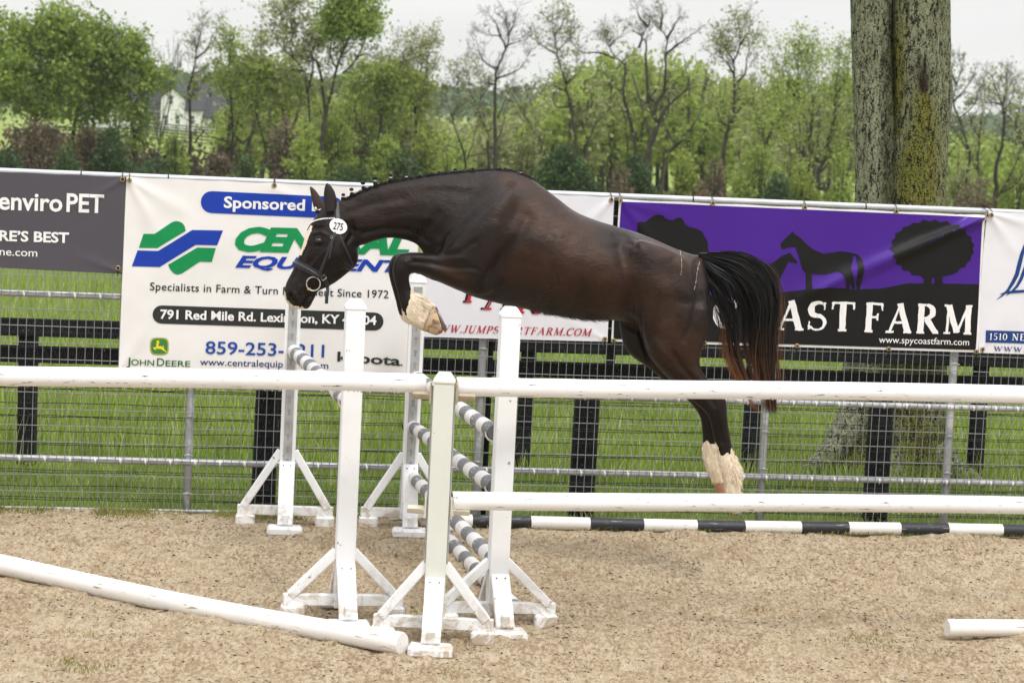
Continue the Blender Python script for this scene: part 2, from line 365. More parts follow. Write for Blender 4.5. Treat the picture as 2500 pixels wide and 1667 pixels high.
b = MB(); u = fuz(1507, 650)[0]; b.bar(fpt(u, 1.0, -.06), fpt(u, f_top(u)-.02, -.06), .06, .05, Vector((0, 1, 0))); b.build('post', M_BOARD, fence)
b = MB(); u = fuz(1192, 1050)[0]; b.tube([fpt(u, -.1, -.05), fpt(u, 1.5, -.05), fpt(u, f_top(u), -.05)], .017, 10); b.build('post', M_BOARD, fence, smooth=True)
b = MB(); u = UL; k = 0
while u < UR:
    p = fpt(u+random.gauss(0, .0006), 0.0, .024); q = fpt(u+random.gauss(0, .001), f_top(u)-.01, .024); b.tube([p, q], .0022, 4, False); u += .0508
for j in range(1, 21):
    zz_ = .02+.1016*j; pts = [fpt(uu, zz_+.0012*math.sin(uu*3+j), .0215) for uu in np.linspace(UL, UR, 16)]; b.tube(pts, .0025, 4, False)
b.build('wire_mesh', M_WIRE, fence)
# caps and couplers on the top rail
for px in (198, 411, 671, 1694, 2117):
    b = MB(); u = fuz(px, 430)[0]; b.tube([fpt(u-.004, f_top(u)), fpt(u+.004, f_top(u))], .0222, 12); b.build('coupler', M_TIE, fence, smooth=True)

# black board fences with woven net behind the arena fence
def board_fence(off, posts, pw, ztop, boards, label, net=False, pc=.10, pd=.07):
    g = empty('board_fence', fpt(0, 0, -off), label, 'fence', 'black board fences behind the wire fence')
    for px, w_, ht in posts:
        d = fuz(px, 1080, -off); u = d[0]; b = MB(); c0 = fpt(u, -.15, -off-.03); c1 = fpt(u+random.gauss(0, .008), ht, -off-.03)
        b.tube([c0, c0.lerp(c1, .3), c0.lerp(c1, .7), c1], [w_/2*1.08, w_/2*1.03, w_/2, w_/2*.96], 10, True, .05) if w_ > .12 else b.bar(c0, c1, w_, w_*.8, Vector((0, 1, 0)))
        b.build('post', M_BOARD, g, smooth=w_ > .12)
    for zc_, h_ in boards:
        b = MB(); seg = 3.1; u = UL-1
        while u < UR+1.5:
            dz = random.gauss(0, .004); b.bar(fpt(u, zc_+dz, -off+.035), fpt(u+seg-.006, zc_+random.gauss(0, .004), -off+.035), .024, h_); u += seg
        b.build('board', M_BOARD, g, bevel=.003)
    if net:
        b = MB(); n = 14; zs = [.03+.0865*k for k in range(n)]
        for i, zz_ in enumerate(zs):
            for dd in ((0,) if i % 2 else (0, .012)):
                pts = [fpt(uu, zz_+dd+random.gauss(0, .003), -off+.06) for uu in np.arange(UL, UR, .22)]; b.tube(pts, .0025, 4, False)
            if i < n-1:
                k = 0; u = UL; pts = []
                while u < UR:
                    pts.append(fpt(u+random.gauss(0, .004), zz_ if k % 2 else zs[i+1], -off+.061)); u += .033 if k % 2 else .022; k += 1
                b.tube(pts, .0017, 3, False)
        b.build('woven_net', M_BLACKWIRE, g)
    return g
Z1 = fuz(1430, 1000, -.28)
board_fence(.28, [(-400, .15, .93), (648, .15, .93), (1428, .165, .93), (2150, .165, .93), (2900, .15, .93)], .15, .9, [(fuz(0, 860, -.28)[1], .105)], 'nearer black board fence with thick round posts close behind the wire mesh', True)
board_fence(2.0, [(-560, .11, .95), (66, .12, .97), (690, .11, .95), (1277, .11, 1.15), (1836, .125, .97), (2388, .125, 1.2), (2960, .11, 1.)], .1, .9, [(fuz(300, 806, -2.0)[1], .125), (fuz(300, 806, -2.0)[1]+.42, .13), (fuz(300, 806, -2.0)[1]+.85, .13)][:1], 'farther black board fence with flat square posts standing in the meadow')

# ---- banners ------------------------------------------------------------
OFF = .034
def banner_mat(name, cols, rough=.42):
    t = NT(name); z = t.noise(3, 4, .6); z2 = t.noise(400, 1); 
    c = t.mix(t.ramp(z, [(.3, 0.), (.7, 1.)]), tuple(v*.95 for v in cols), cols)
    return t.fin(c, rough, z2, .06, .001, .20)
M_BGREY = banner_mat('grey_vinyl', (.082, .076, .09)); M_BWHITE = banner_mat('white_vinyl', (.79, .78, .755)); M_BCOOL = banner_mat('cool_white_vinyl', (.73, .73, .765))
M_BPURP = banner_mat('purple_vinyl', (.060, .014, .24), .30); M_BBLACK = banner_mat('black_vinyl', (.0075, .008, .008), .40)
def ink(name, c, r=.45): return plain(name, c, r, .04, 30, .2, bstr=.02)
I_WHITE = ink('white_ink', (.80, .80, .79)); I_BLACK = ink('black_ink', (.012, .012, .012)); I_GREEN = ink('green_ink', (.006, .25, .075)); I_BLUE = ink('blue_ink', (.010, .045, .36))
I_PHONE = ink('navy_blue_ink', (.02, .07, .32)); I_NAVY = ink('navy_ink', (.01, .025, .14)); I_DGREEN = ink('dark_green_ink', (.03, .14, .03)); I_LGREEN = ink('leaf_green_ink', (.05, .20, .05))
I_YEL = ink('yellow_ink', (.75, .62, .03)); I_RED = ink('red_ink', (.42, .03, .05)); I_CHAR = ink('charcoal_ink', (.03, .032, .03)); I_SAIL = ink('sail_blue_ink', (.012, .05, .19))
class Banner:
    def __init__(s, label, corners, mat, creases, seed, amp=.004, n=(150, 100), wavy=0, zc=.0, split=None):
        s.c = [fuz(*p, OFF) for p in corners]; s.cr = creases; s.seed = seed; s.amp = amp
        us = [q[0] for q in s.c]; zs_ = [q[1] for q in s.c]
        s.root = empty('banner', fpt(sum(us)/4, min(zs_), OFF), label, 'banner', 'sponsor banners tied to the fence')
        TL, TR, BR, BL = s.c; nx, nz_ = n; V = []; 
        for j in range(nz_+1):
            v = j/nz_
            for i in range(nx+1):
                h = i/nx; u = (1-v)*((1-h)*TL[0]+h*TR[0])+v*((1-h)*BL[0]+h*BR[0]); z = (1-v)*((1-h)*TL[1]+h*TR[1])+v*((1-h)*BL[1]+h*BR[1])
                sc = .006*math.sin(h*math.pi*6)**2*(1-v)**6; z -= sc*.6
                if wavy: u += wavy*math.sin(v*math.pi)*(1-h)
                V.append(fpt(u, z, OFF+s.w(u, z)))
        Q = [(j*(nx+1)+i, (j+1)*(nx+1)+i, (j+1)*(nx+1)+i+1, j*(nx+1)+i+1) for j in range(nz_) for i in range(nx)]
        N = len(V); V += [v_-(-FN)*.0012 for v_ in V]; Q2 = [(a+N, d+N, c_+N, b_+N) for a, b_, c_, d in Q]
        o = link('sheet', mesh_np('sheet', V, Q+Q2, True), mat, s.root); s.sheet = o
    def w(s, u, z):
        v = 1.3*s.amp*(noise.noise(Vector((u*2.2, z*2.6, s.seed)))+.35*noise.noise(Vector((u*7+z*4, z*6-u*5, s.seed+9))))+s.amp*.8
        for (a, b, wd, am) in s.cr:
            ax, az = b[0]-a[0], b[1]-a[1]; L = math.hypot(ax, az); tt = ((u-a[0])*ax+(z-a[1])*az)/(L*L); dd = ((u-a[0])*az-(z-a[1])*ax)/L
            e = max(0, min(1, tt)); fall = math.exp(-((tt-e)*L/.12)**2)*(1-.45*e); wd2 = wd*(.45+1.1*e)
            v += 1.7*am*fall*math.exp(-(dd/wd2)**2)
        return v
    def put(s, bm, name, mat, lift, label=None, grid=.018):
        # bm in (u,z) coordinates; cut to a grid so it follows the folds
        us = [v.co.x for v in bm.verts]; zs_ = [v.co.y for v in bm.verts]
        for k in range(int(min(us)/grid), int(max(us)/grid)+1):
            bmesh.ops.bisect_plane(bm, geom=bm.verts[:]+bm.edges[:]+bm.faces[:], plane_co=(k*grid, 0, 0), plane_no=(1, 0, 0))
        for k in range(int(min(zs_)/grid), int(max(zs_)/grid)+1):
            bmesh.ops.bisect_plane(bm, geom=bm.verts[:]+bm.edges[:]+bm.faces[:], plane_co=(0, k*grid, 0), plane_no=(0, 1, 0))
        for v in bm.verts: v.co = fpt(v.co.x, v.co.y, OFF+s.w(v.co.x, v.co.y)+lift+v.co.z)
        bmesh.ops.recalc_face_normals(bm, faces=bm.faces)
        me = bpy.data.meshes.new(name); bm.to_mesh(me); bm.free(); me.polygons.foreach_set('use_smooth', [True]*len(me.polygons))
        o = link(name, me, mat, s.root)
        if label: o['label'] = label
        return o
    def poly(s, name, pts, mat, lift=.003, px=True, label=None, grid=.018):
        bm = bmesh.new()
        for P in (pts if isinstance(pts[0][0], (tuple, list)) else [pts]):
            vs_ = [bm.verts.new((*(fuz(*p, OFF) if px else p), 0)) for p in P]; bm.faces.new(vs_)
        bmesh.ops.triangulate(bm, faces=bm.faces[:], ngon_method='EAR_CLIP')
        return s.put(bm, name, mat, lift, label, grid)
    def text(s, body, p0, p1, cap, mat, bold=0, shear=0, lift=.0045, name='lettering', track=1.0, label=None):
        cu = bpy.data.curves.new('t', 'FONT'); cu.body = body; cu.offset = bold; cu.shear = shear; cu.space_character = track; cu.resolution_u = 3
        ob = bpy.data.objects.new('t', cu); COL.objects.link(ob); bpy.context.view_layer.update()
        me = bpy.data.meshes.new_from_object(ob.evaluated_get(bpy.context.evaluated_depsgraph_get()))
        bpy.data.objects.remove(ob); bpy.data.curves.remove(cu)
        bm = bmesh.new(); bm.from_mesh(me); bpy.data.meshes.remove(me)
        s.fit(bm, p0, p1, cap, .73); return s.put(bm, name, mat, lift, label)
    def fit(s, bm, p0, p1, cap, capH):
        x0 = min(v.co.x for v in bm.verts); x1 = max(v.co.x for v in bm.verts)
        a = Vector(fuz(*p0, OFF)); b = Vector(fuz(*p1, OFF)); d = b-a; hh = a.y-0; 
        top = Vector(fuz(p0[0], p0[1]-cap, OFF)); H = top.y-a.y
        for v in bm.verts:
            tt = (v.co.x-x0)/(x1-x0); v.co = Vector((a.x+d.x*tt, a.y+d.y*tt+v.co.y/capH*H, v.co.z))
    def serif(s, body, p0, p1, cap, mat, lift=.0045, rough=0, italic=0, w=1.0, name='lettering', lower=False):
        bm = bmesh.new(); x = 0; k = 0
        for ch in body:
            if ch == ' ': x += .42; continue
            wd, st = GLY[ch]
            for pts, ths in st:
                L = serif_stroke(pts, ths, w)
                n = len(L)//2; vs_ = [bm.verts.new((p[0]+x+italic*p[1]+rough*(random.random()-.5), p[1]+rough*(random.random()-.5), .00022*k)) for p in L]
                for i in range(n-1): bm.faces.new((vs_[2*i], vs_[2*i+1], vs_[2*i+3], vs_[2*i+2]))
                k = (k+1) % 7
            x += wd+.10
        s.fit(bm, p0, p1, cap, 1.0); return s.put(bm, name, mat, lift)
    def grommets(s, pts):
        for i, (px, py) in enumerate(pts):
            u, z = fuz(px, py, OFF); b = MB(); c = fpt(u, z, OFF+s.w(u, z)+.004); ring = [c+FC*(.0125*math.cos(a))+Vector((0, 0, .0125*math.sin(a))) for a in np.linspace(0, 2*math.pi, 13)]
            b.tube(ring, .0042, 6, False); g = b.build('grommet', M_BRASS, s.root, smooth=True)
            b = MB(); up = 1 if abs(z-f_top(u)) < .3 else -1
            zt = f_top(u)+.024 if up > 0 else z-.05
            b.tube([c, c+Vector((0, 0, (zt-z)*.55))-FN*.012, Vector(fpt(u, zt, .012)), fpt(u, zt-.02*up, -.024)], .0032, 5); b.tube([c+Vector((0, 0, .0))-FN*.003, c-FN*.010], .006, 6)
            b.build('cable_tie', M_TIE, s.root, smooth=True)
def arc(cx, cy, rx, ry, a0, a1, n=14): return [(cx+rx*math.cos(rad(a0+(a1-a0)*i/(n-1))), cy+ry*math.sin(rad(a0+(a1-a0)*i/(n-1)))) for i in range(n)]
def serif_stroke(pts, ths, w):
    if len(pts) > 2 and len(ths) == 3:      # thin - thick - thin along a curve
        n = len(pts); ths = [ths[0]+(ths[1]-ths[0])*math.sin(math.pi*i/(n-1))+(ths[2]-ths[0])*i/(n-1) for i in range(n)]
    elif len(ths) == 1: ths = ths*len(pts)
    else: ths = [ths[0]+(ths[1]-ths[0])*i/(len(pts)-1) for i in range(len(pts))]
    if len(pts) == 2: 
        (a, b), (c, d) = pts; pts = [(a+(c-a)*i/5, b+(d-b)*i/5) for i in range(6)]; ths = [ths[0]+(ths[-1]-ths[0])*i/5 for i in range(6)]
    L = []
    for i, p in enumerate(pts):
        q0 = pts[max(i-1, 0)]; q1 = pts[min(i+1, len(pts)-1)]; dx, dy = q1[0]-q0[0], q1[1]-q0[1]; l = math.hypot(dx, dy) or 1
        L += [(p[0]-dy/l*ths[i]*w/2, p[1]+dx/l*ths[i]*w/2), (p[0]+dy/l*ths[i]*w/2, p[1]-dx/l*ths[i]*w/2)]
    return L
T_, t_ = .155, .065
def foot(x, y=0.03, h=.12): return ([(x-h, y), (x+h, y)], [.06])
GLY = {
 'A': (.80, [([(.12, .03), (.41, .98)], [t_]), ([(.40, 1.0), (.68, .03)], [T_]), ([(.22, .35), (.56, .35)], [t_]), foot(.12), foot(.68)]),
 'C': (.70, [(arc(.40, .5, .34, .47, 50, 310, 22), [.07, T_, .07]), ([(.64, .99), (.64, .70)], [.07, .03]), ([(.62, .18), (.66, .30)], [.05])]),
 'O': (.78, [(arc(.39, .5, .32, .46, 90, 270), [.07, T_, .07]), (arc(.39, .5, .32, .46, 270, 450), [.07, T_, .07])]),
 'S': (.56, [(arc(.28, .73, .2, .23, 50, 265, 14), [.05, .11, .13]), (arc(.27, .27, .22, .24, 90, -150, 14), [.13, .11, .05]), ([(.46, .96), (.47, .7)], [.06, .03]), ([(.05, .32), (.05, .04)], [.03, .06])]),
 'T': (.68, [([(.34, .97), (.34, .03)], [T_]), ([(.03, .96), (.65, .96)], [.07]), foot(.34), ([(.05, .98), (.03, .74)], [.07, .03]), ([(.63, .98), (.65, .74)], [.07, .03])]),
 'F': (.60, [([(.17, .97), (.17, .03)], [T_]), ([(.06, .965), (.56, .965)], [.07]), ([(.2, .52), (.42, .52)], [t_]), ([(.43, .65), (.43, .39)], [.05]), foot(.17), ([(.54, .98), (.57, .74)], [.07, .03])]),
 'R': (.74, [([(.17, .97), (.17, .03)], [T_]), ([(.06, .965), (.3, .965)], [.07]), (arc(.30, .74, .23, .225, 90, -90, 12), [.07, T_, .07]), ([(.17, .515), (.3, .515)], [.06]), ([(.34, .5), (.64, .03)], [T_]), foot(.17), foot(.66, .03, .07)]),
 'M': (.94, [([(.16, .97), (.15, .03)], [t_]), ([(.16, .99), (.46, .05)], [T_]), ([(.46, .05), (.77, .98)], [t_]), ([(.78, .99), (.79, .03)], [T_]), foot(.15, .03, .1), foot(.79), ([(.04, .97), (.16, .97)], [.06]), ([(.76, .97), (.90, .97)], [.06])]),
 'P': (.62, [([(.17, .97), (.17, .03)], [T_]), ([(.06, .965), (.3, .965)], [.07]), (arc(.30, .71, .24, .255, 90, -90, 12), [.07, T_, .07]), ([(.17, .455), (.3, .455)], [.06]), foot(.17)]),
 'Y': (.72, [([(.09, .97), (.37, .48)], [T_]), ([(.64, .97), (.37, .48)], [t_]), ([(.36, .5), (.36, .03)], [T_]), foot(.36), foot(.1, .97, .1), foot(.62, .97, .1)]),
 'W': (1.0, [([(.10, .97), (.32, .02)], [T_]), ([(.32, .02), (.50, .9)], [t_]), ([(.47, .97), (.69, .02)], [T_]), ([(.69, .02), (.9, .97)], [t_]), foot(.1, .97, .1), foot(.9, .97, .08)]),
 'J': (.42, [([(.27, .97), (.27, .18)], [T_]), (arc(.12, .18, .15, .17, 0, -140, 8), [.13, .06]), foot(.27, .97, .12)]),
 'U': (.76, [([(.16, .97), (.16, .3)], [T_]), (arc(.38, .3, .22, .27, 180, 360, 14), [.14, .1]), ([(.60, .3), (.60, .97)], [t_]), foot(.16, .97, .12), foot(.60, .97, .1)]),
 '.': (.2, [([(.04, .08), (.2, .08)], [.15])]),
 '1': (.4, [([(.22, .97), (.22, .03)], [.12]), ([(.08, .82), (.24, .97)], [.06]), foot(.22)]),
 '5': (.5, [([(.12, .96), (.44, .96)], [.1]), ([(.12, .98), (.1, .55)], [.05]), (arc(.22, .32, .2, .27, 110, -140, 14), [.06, .13, .06])]),
 '0': (.55, [(arc(.27, .5, .2, .46, 90, 270), [.06, .12, .06]), (arc(.27, .5, .2, .46, 270, 450), [.06, .12, .06])]),
 'N': (.8, [([(.15, .97), (.15, .03)], [t_]), ([(.15, .99), (.64, .02)], [T_]), ([(.64, .97), (.64, .03)], [t_]), foot(.15), foot(.64, .97), ([(.03, .97), (.15, .97)], [.06])]),
 'E': (.6, [([(.17, .97), (.17, .03)], [T_]), ([(.06, .965), (.54, .965)], [.07]), ([(.2, .52), (.42, .52)], [t_]), ([(.06, .035), (.56, .035)], [.07]), ([(.53, .98), (.55, .78)], [.07, .03]), ([(.55, .02), (.58, .22)], [.07, .03])]),
}
def c1(x, y): return (300+x/3.3357, 440+y/3.3357)       # crop -> photo pixel
def c4(x, y): return (1850+x/2.9586, 400+y/2.9586)
def c5(x, y): return (1500+x/4.126, 480+y/4.126)
# grey banner at the left
q = lambda *p: fuz(*p, OFF)
B = Banner('dark grey banner with white lettering at the left end of the fence', [(-420, 402), (308, 432), (299, 669), (-420, 633)], M_BGREY, [(q(308, 434), q(230, 480), .02, .004), (q(299, 665), q(230, 640), .02, .004)], 1, .003)
B.text('enviro', (-4, 510.5), (152, 516), 45, I_WHITE, .022); B.text('PET', (162, 516), (253, 519.5), 46, I_WHITE, .022)
B.text('RE\u2019S BEST', (-2, 587), (168, 592.5), 25.5, I_WHITE, .03); B.text('ne.com', (-1, 623), (91, 626.5), 20, I_WHITE, .006)
B.grommets([(299, 438), (288, 654)])
# white dealer banner
B = Banner('big white equipment dealer banner with green and blue logo behind the horse\'s head', [(309, 432), (1027, 462), (1003, 934), (289, 912)], M_BWHITE,
           [(q(311, 436), q(380, 560), .03, .006), (q(311, 436), q(420, 500), .03, .005), (q(290, 905), q(330, 840), .03, .006), (q(1020, 470), q(960, 540), .03, .005), (q(690, 470), q(900, 560), .06, .003)], 2, .006, (170, 110))
def pill(a, b, hh, n=10):
    (u1, z1), (u2, z2) = q(*a), q(*b); h = hh; dx, dz = u2-u1, z2-z1; L = math.hypot(dx, dz); dx /= L; dz /= L
    P = []
    for i in range(n+1):
        an = math.pi/2+math.pi*i/n; P.append((u1+h*(math.cos(an)*dx-math.sin(an)*dz), z1+h*(math.cos(an)*dz+math.sin(an)*dx)))
    for i in range(n+1):
        an = -math.pi/2+math.pi*i/n; P.append((u2+h*(math.cos(an)*dx-math.sin(an)*dz), z2+h*(math.cos(an)*dz+math.sin(an)*dx)))
    return P
B.poly('blue_panel', pill((517, 493.5), (812, 507), .067), I_BLUE, .003, False)
B.text('Sponsored By', (546, 506.5), (806, 516), 28, I_WHITE, .028, track=1.02)
B.poly('logo', [c1(*p) for p in [(168, 437), (258, 437), (395, 345), (415, 336), (437, 333), (462, 338), (485, 350), (502, 372), (512, 412), (280, 552), (130, 550)]], I_GREEN)
B.poly('logo', [c1(*p) for p in [(120, 571), (287, 576), (565, 405), (815, 409), (767, 530), (592, 526), (300, 706), (73, 700)]], I_BLUE)
B.poly('logo', [c1(*p) for p in [(605, 548), (757, 552), (724, 665), (626, 663), (505, 742), (478, 760), (445, 768), (415, 758), (388, 730), (368, 688)]], I_GREEN)
B.text('CENTRAL', (573, 609.5), (999, 620), 56, I_GREEN, .055, .32, track=.98)
B.text('EQUIPMENT', (574, 651.5), (985, 664), 28.5, I_BLUE, .04, .32)
B.text('Specialists in Farm & Turn Equipment Since 1972', (366, 708), (948, 727.5), 20, I_BLACK, .004, track=1.04)
B.poly('black_panel', pill((395, 767.5), (914, 784.5), .056), I_CHAR, .003, False)
B.text('791 Red Mile Rd. Lexington, KY 40504', (391, 777), (918, 792), 22.5, I_WHITE, .026)
B.text('859-253-2211', (501, 862.5), (791, 871.5), 32, I_PHONE, .012)
B.text('www.centralequipment.com', (488, 890.5), (801, 900), 17.5, I_NAVY, .004)
B.text('J', (309, 890.5), (318, 891), 20, I_DGREEN, .006); B.text('OHN', (320, 890.6), (376, 892.5), 15, I_DGREEN, .008)
B.text('D', (383, 892.6), (401, 893), 20, I_DGREEN, .006); B.text('EERE', (404, 893.2), (464, 894.8), 15, I_DGREEN, .008)
B.text('kubota', (823, 880.5), (977, 892), 24, I_CHAR, .022); B.text('.', (978, 892), (982, 892.3), 24, I_CHAR, .01)
def cj(x, y): return (340+x/14.7, 810+y/14.7)
def shield(k):
    P = []
    for a in range(0, 360, 10):
        ca, sa = math.cos(rad(a)), math.sin(rad(a)); rr = 1/((abs(ca)**3.6+abs(sa)**3.6)**(1/3.6)); P.append(cj(722+rr*335*ca*k, 513+rr*308*sa*k))
    return P
B.poly('emblem', shield(1.0), I_LGREEN, .003, grid=.2); B.poly('emblem', shield(.955), I_YEL, .0036, grid=.2); B.poly('emblem', shield(.90), I_LGREEN, .0042, grid=.2)
B.poly('emblem', [[cj(*p) for p in P] for P in [
  [(600, 550), (600, 495), (632, 440), (580, 420), (640, 390), (690, 385), (700, 400), (688, 470), (692, 505), (770, 505), (840, 520), (885, 560), (895, 620), (940, 655), (995, 745), (975, 745), (900, 680), (820, 640), (775, 605), (700, 605), (640, 600)],
  [(605, 545), (510, 545), (495, 570), (540, 630), (625, 662), (560, 610), (535, 570), (610, 575)],
  [(700, 390), (720, 330), (700, 290), (695, 340), (650, 310), (660, 345), (600, 315), (640, 360), (590, 355), (680, 388)], [(690, 392), (760, 372), (705, 412)],
  [(840, 520), (865, 500), (835, 460), (885, 510), (870, 540)]]], I_YEL, .0048, grid=.2)
B.grommets([(316, 440), (669, 453), (1010, 470)])
# white farm banner mostly behind the horse
B = Banner('white farm banner with red web address half hidden behind the horse', [(1040, 462), (1499, 481), (1483, 834), (1027, 822)], M_BCOOL, [(q(1497, 484), q(1420, 560), .03, .006), (q(1480, 830), q(1420, 800), .02, .003)], 3, .003)
B.serif('JUMP START', (1110, 560), (1330, 568), 45, I_BLACK, italic=.3)
for dx, m_, lf in ((0, I_BLACK, .0042), (6, I_RED, .0062)):
    for ch, x0, y0, ww in (('F', 1133, 739, 52), ('A', 1176, 756, 70), ('R', 1256, 765, 66), ('M', 1330, 768, 84)): B.serif(ch, (x0+dx-4, y0), (x0+dx+ww-4, y0+2), 105, m_, lf, italic=.3, w=.8)
B.serif('WWW.JUMPSTARTFARM.COM', (1050, 810), (1445, 820.5), 18.5, I_RED, italic=.25)
B.grommets([(1491, 488), (1476, 827)])
# purple banner
B = Banner('purple and black farm banner with horse and tree silhouettes behind the tail', [(1511, 486), (2404, 525), (2387, 860), (1492, 833)], I_WHITE,
           [(q(2398, 530), q(2010, 700), .040, .030), (q(2010, 700), q(1960, 725), .04, .007), (q(1515, 492), q(1570, 560), .02, .006), (q(1515, 492), q(1620, 520), .02, .004), (q(2395, 532), q(2300, 545), .02, .005)], 4, .005, (260, 100))
ins = [(1516, 492), (2397, 530.5), (2381, 854), (1497.5, 827)]
def up(x): return ins[0][1]+(ins[1][1]-ins[0][1])*(x-ins[0][0])/(ins[1][0]-ins[0][0])
hill = [(1500, 727), (1560, 718), (1650, 716), (1760, 722), (1840, 722), (1901, 714), (1960, 707), (2019, 701), (2087, 706), (2151, 704), (2215, 691), (2300, 692), (2390, 693.5)]
B.poly('purple_field', [ins[0], ins[1]]+hill[::-1], M_BPURP, .0056); B.poly('black_field', hill+[ins[2], ins[3]], M_BBLACK, .0056)
B.poly('tree_motif', [c5(*p) for p in [(228, 600), (228, 262), (250, 252), (310, 255), (350, 222), (400, 190), (440, 182), (490, 190), (503, 215), (560, 238), (600, 235), (620, 215), (660, 212), (690, 232), (705, 275), (750, 305), (830, 325), (880, 352), (905, 400), (935, 460), (938, 530), (955, 560), (940, 610), (800, 660), (700, 700), (640, 760), (640, 1010), (520, 1010), (520, 760), (400, 690), (280, 660)]], M_BBLACK, .0088)
def blob(cx, cy, rx, ry, n=46, j=.035):
    P = []; rr = random.Random(4)
    for i in range(n): a = 2*math.pi*i/n; k = 1+j*(1 if i % 2 else -1)*(.5+rr.random()); P.append(c4(cx+rx*k*math.cos(a), cy+ry*k*math.sin(a)))
    return P
B.poly('tree_motif', blob(1255, 612, 300, 205), M_BBLACK, .0088)
B.poly('tree_motif', [[c4(*p) for p in P] for P in [[(1120, 770), (1420, 760), (1460, 740), (1500, 720), (1400, 800), (1330, 800), (1330, 870), (1275, 870), (1270, 800), (1255, 810), (1250, 870), (1190, 870), (1200, 830)]]], M_BBLACK, .0096)
B.poly('horse_motif', [c4(*p) for p in [(160, 600), (165, 570), (230, 505), (250, 487), (265, 510), (300, 530), (350, 580), (400, 620), (470, 648), (540, 640), (600, 630), (660, 640), (720, 655), (748, 690), (755, 760), (745, 850), (730, 910), (712, 905), (700, 850), (712, 740), (705, 670), (685, 660), (680, 700), (665, 750), (672, 800), (690, 850), (698, 900), (680, 900), (655, 860), (655, 905), (635, 900), (625, 850), (600, 790), (570, 775), (480, 800), (385, 795), (385, 910), (340, 915), (345, 790), (318, 760), (300, 690), (268, 600), (225, 602), (175, 618)]], M_BBLACK, .0088)
B.poly('foal_motif', [c5(*p) for p in [(1500, 672), (1560, 674), (1600, 660), (1690, 590), (1745, 572), (1760, 560), (1775, 580), (1840, 655), (1832, 672), (1745, 655), (1735, 680), (1680, 790), (1660, 830), (1660, 950), (1625, 955), (1620, 850), (1500, 800)]], M_BBLACK, .0088)
for wd, a, b in (('SPY', (1545, 795), (1700, 801)), ('C', (1738, 800), (1797, 803)), ('O', (1815, 804), (1893, 806)), ('AST', (1892, 805), (2083, 808.5)), ('FARM', (2108, 810), (2369, 816))):
    B.serif(wd, a, b, 72 if wd != 'C' else 74, I_WHITE, .0085, rough=.022, w=1.18)
B.text('www.spycoastfarm.com', (2144, 836), (2364, 842.5), 17, I_WHITE, lift=.0072)
B.grommets([(1513, 489), (1739, 497), (1964, 507), (2187, 517), (2402, 526), (1497, 831), (1719, 837), (1945, 844), (2168, 851), (2382, 858)])
# white banner at the right end
B = Banner('white banner with blue sail curves and address strip at the right end of the fence', [(2410, 516), (2900, 540), (2880, 876), (2388, 861)], M_BCOOL, [(q(2412, 520), q(2460, 590), .03, .007), (q(2412, 520), q(2500, 545), .02, .006), (q(2390, 855), q(2430, 800), .03, .004)], 5, .005, wavy=-.012)
def cr_(x, y): return (2380+x/4.125, 500+y/4.125)
def sail(pts, w0, w1, w2=0):
    P = [cr_(*p) for p in pts]; L = serif_stroke([(a, -b) for a, b in P], [w0, w1, w2], 1.0); return [(L[i][0], -L[i][1]) for i in range(0, len(L), 2)]+[(L[i][0], -L[i][1]) for i in range(len(L)-1, 0, -2)]
B.poly('sail_motif', sail([(215, 955), (270, 915), (330, 860), (380, 780), (420, 700), (445, 600), (470, 500), (500, 420), (540, 340), (600, 250)], .5, 9, 3), I_SAIL)
B.poly('sail_motif', sail([(310, 915), (360, 880), (420, 820), (460, 750), (495, 660), (530, 560), (600, 450), (660, 380)], .5, 7, 3), I_SAIL, .0038)
B.poly('sail_motif', sail([(245, 900), (300, 886), (380, 875), (500, 868), (620, 862), (760, 875)], .5, 7, 1), I_SAIL, .0046)
B.poly('address_strip', [cr_(107, 1262), cr_(1000, 1290), cr_(995, 1412), cr_(100, 1384)], I_SAIL, .003)
B.serif('1510 NEW', cr_(140, 1358), cr_(590, 1368), 16.5, I_WHITE)
B.serif('WWW.', cr_(185, 1470), cr_(500, 1482), 12, I_NAVY, w=.8)
B.grommets([(2417, 525), (2397, 852)])
# ================================================================ JUMP STANDARDS AND POLES
def wood_mat(name, base, dirt=(.30, .22, .14), grain=True, chips=.70):
    t = NT(name); a = t.noise(3, 4, .6); bz = t.noise(26, 5, .65, (1, 1, .35)); d = t.noise(7, 6, .7, dist=1.5); ch = t.noise(30, 3, .5, (1, 1, 1))
    c = t.mix(t.ramp(a, [(.3, 0.), (.7, 1.)]), tuple(x*.93 for x in base), base); c = t.mix(t.ramp(bz, [(.6, 0.), (.8, .35)]), c, tuple(x*.8 for x in base))
    c = t.mix(t.ramp(ch, [(chips, 0.), (chips+.03, .85)]), c, dirt)
    g = t.n('NewGeometry'); sp = t.n('SeparateXYZ'); t.l(g.outputs['Position'], sp.inputs[0])
    mud = t.math('MULTIPLY', t.ramp(sp.outputs[2], [(.0, 1.), (.30, 0.)]), t.ramp(d, [(.47, 0.), (.60, 1.)])); c = t.mix(mud, c, (.42, .33, .22))
    return t.fin(c, .5, bz, .25, .004, .4)
M_WPOST = wood_mat('white_painted_post', (.86, .865, .865)); M_GPOST = wood_mat('pale_green_white_post', (.70, .72, .65)); M_WBASE = wood_mat('white_painted_base', (.86, .865, .86), (.16, .12, .09), chips=.705)
M_TRACK = plain('grey_steel_track', (.40, .41, .41), .45, .2, 12, metal=.3); M_HOLE = plain('track_recess', (.28, .285, .285), .6, .2)
M_CUP = plain('tan_plastic_cup', (.42, .36, .25), .45, .12); M_CUPW = plain('cream_plastic_cup', (.66, .61, .50), .45, .12); M_CUPB = plain('black_plastic_cup', (.015, .015, .015), .4, .1)
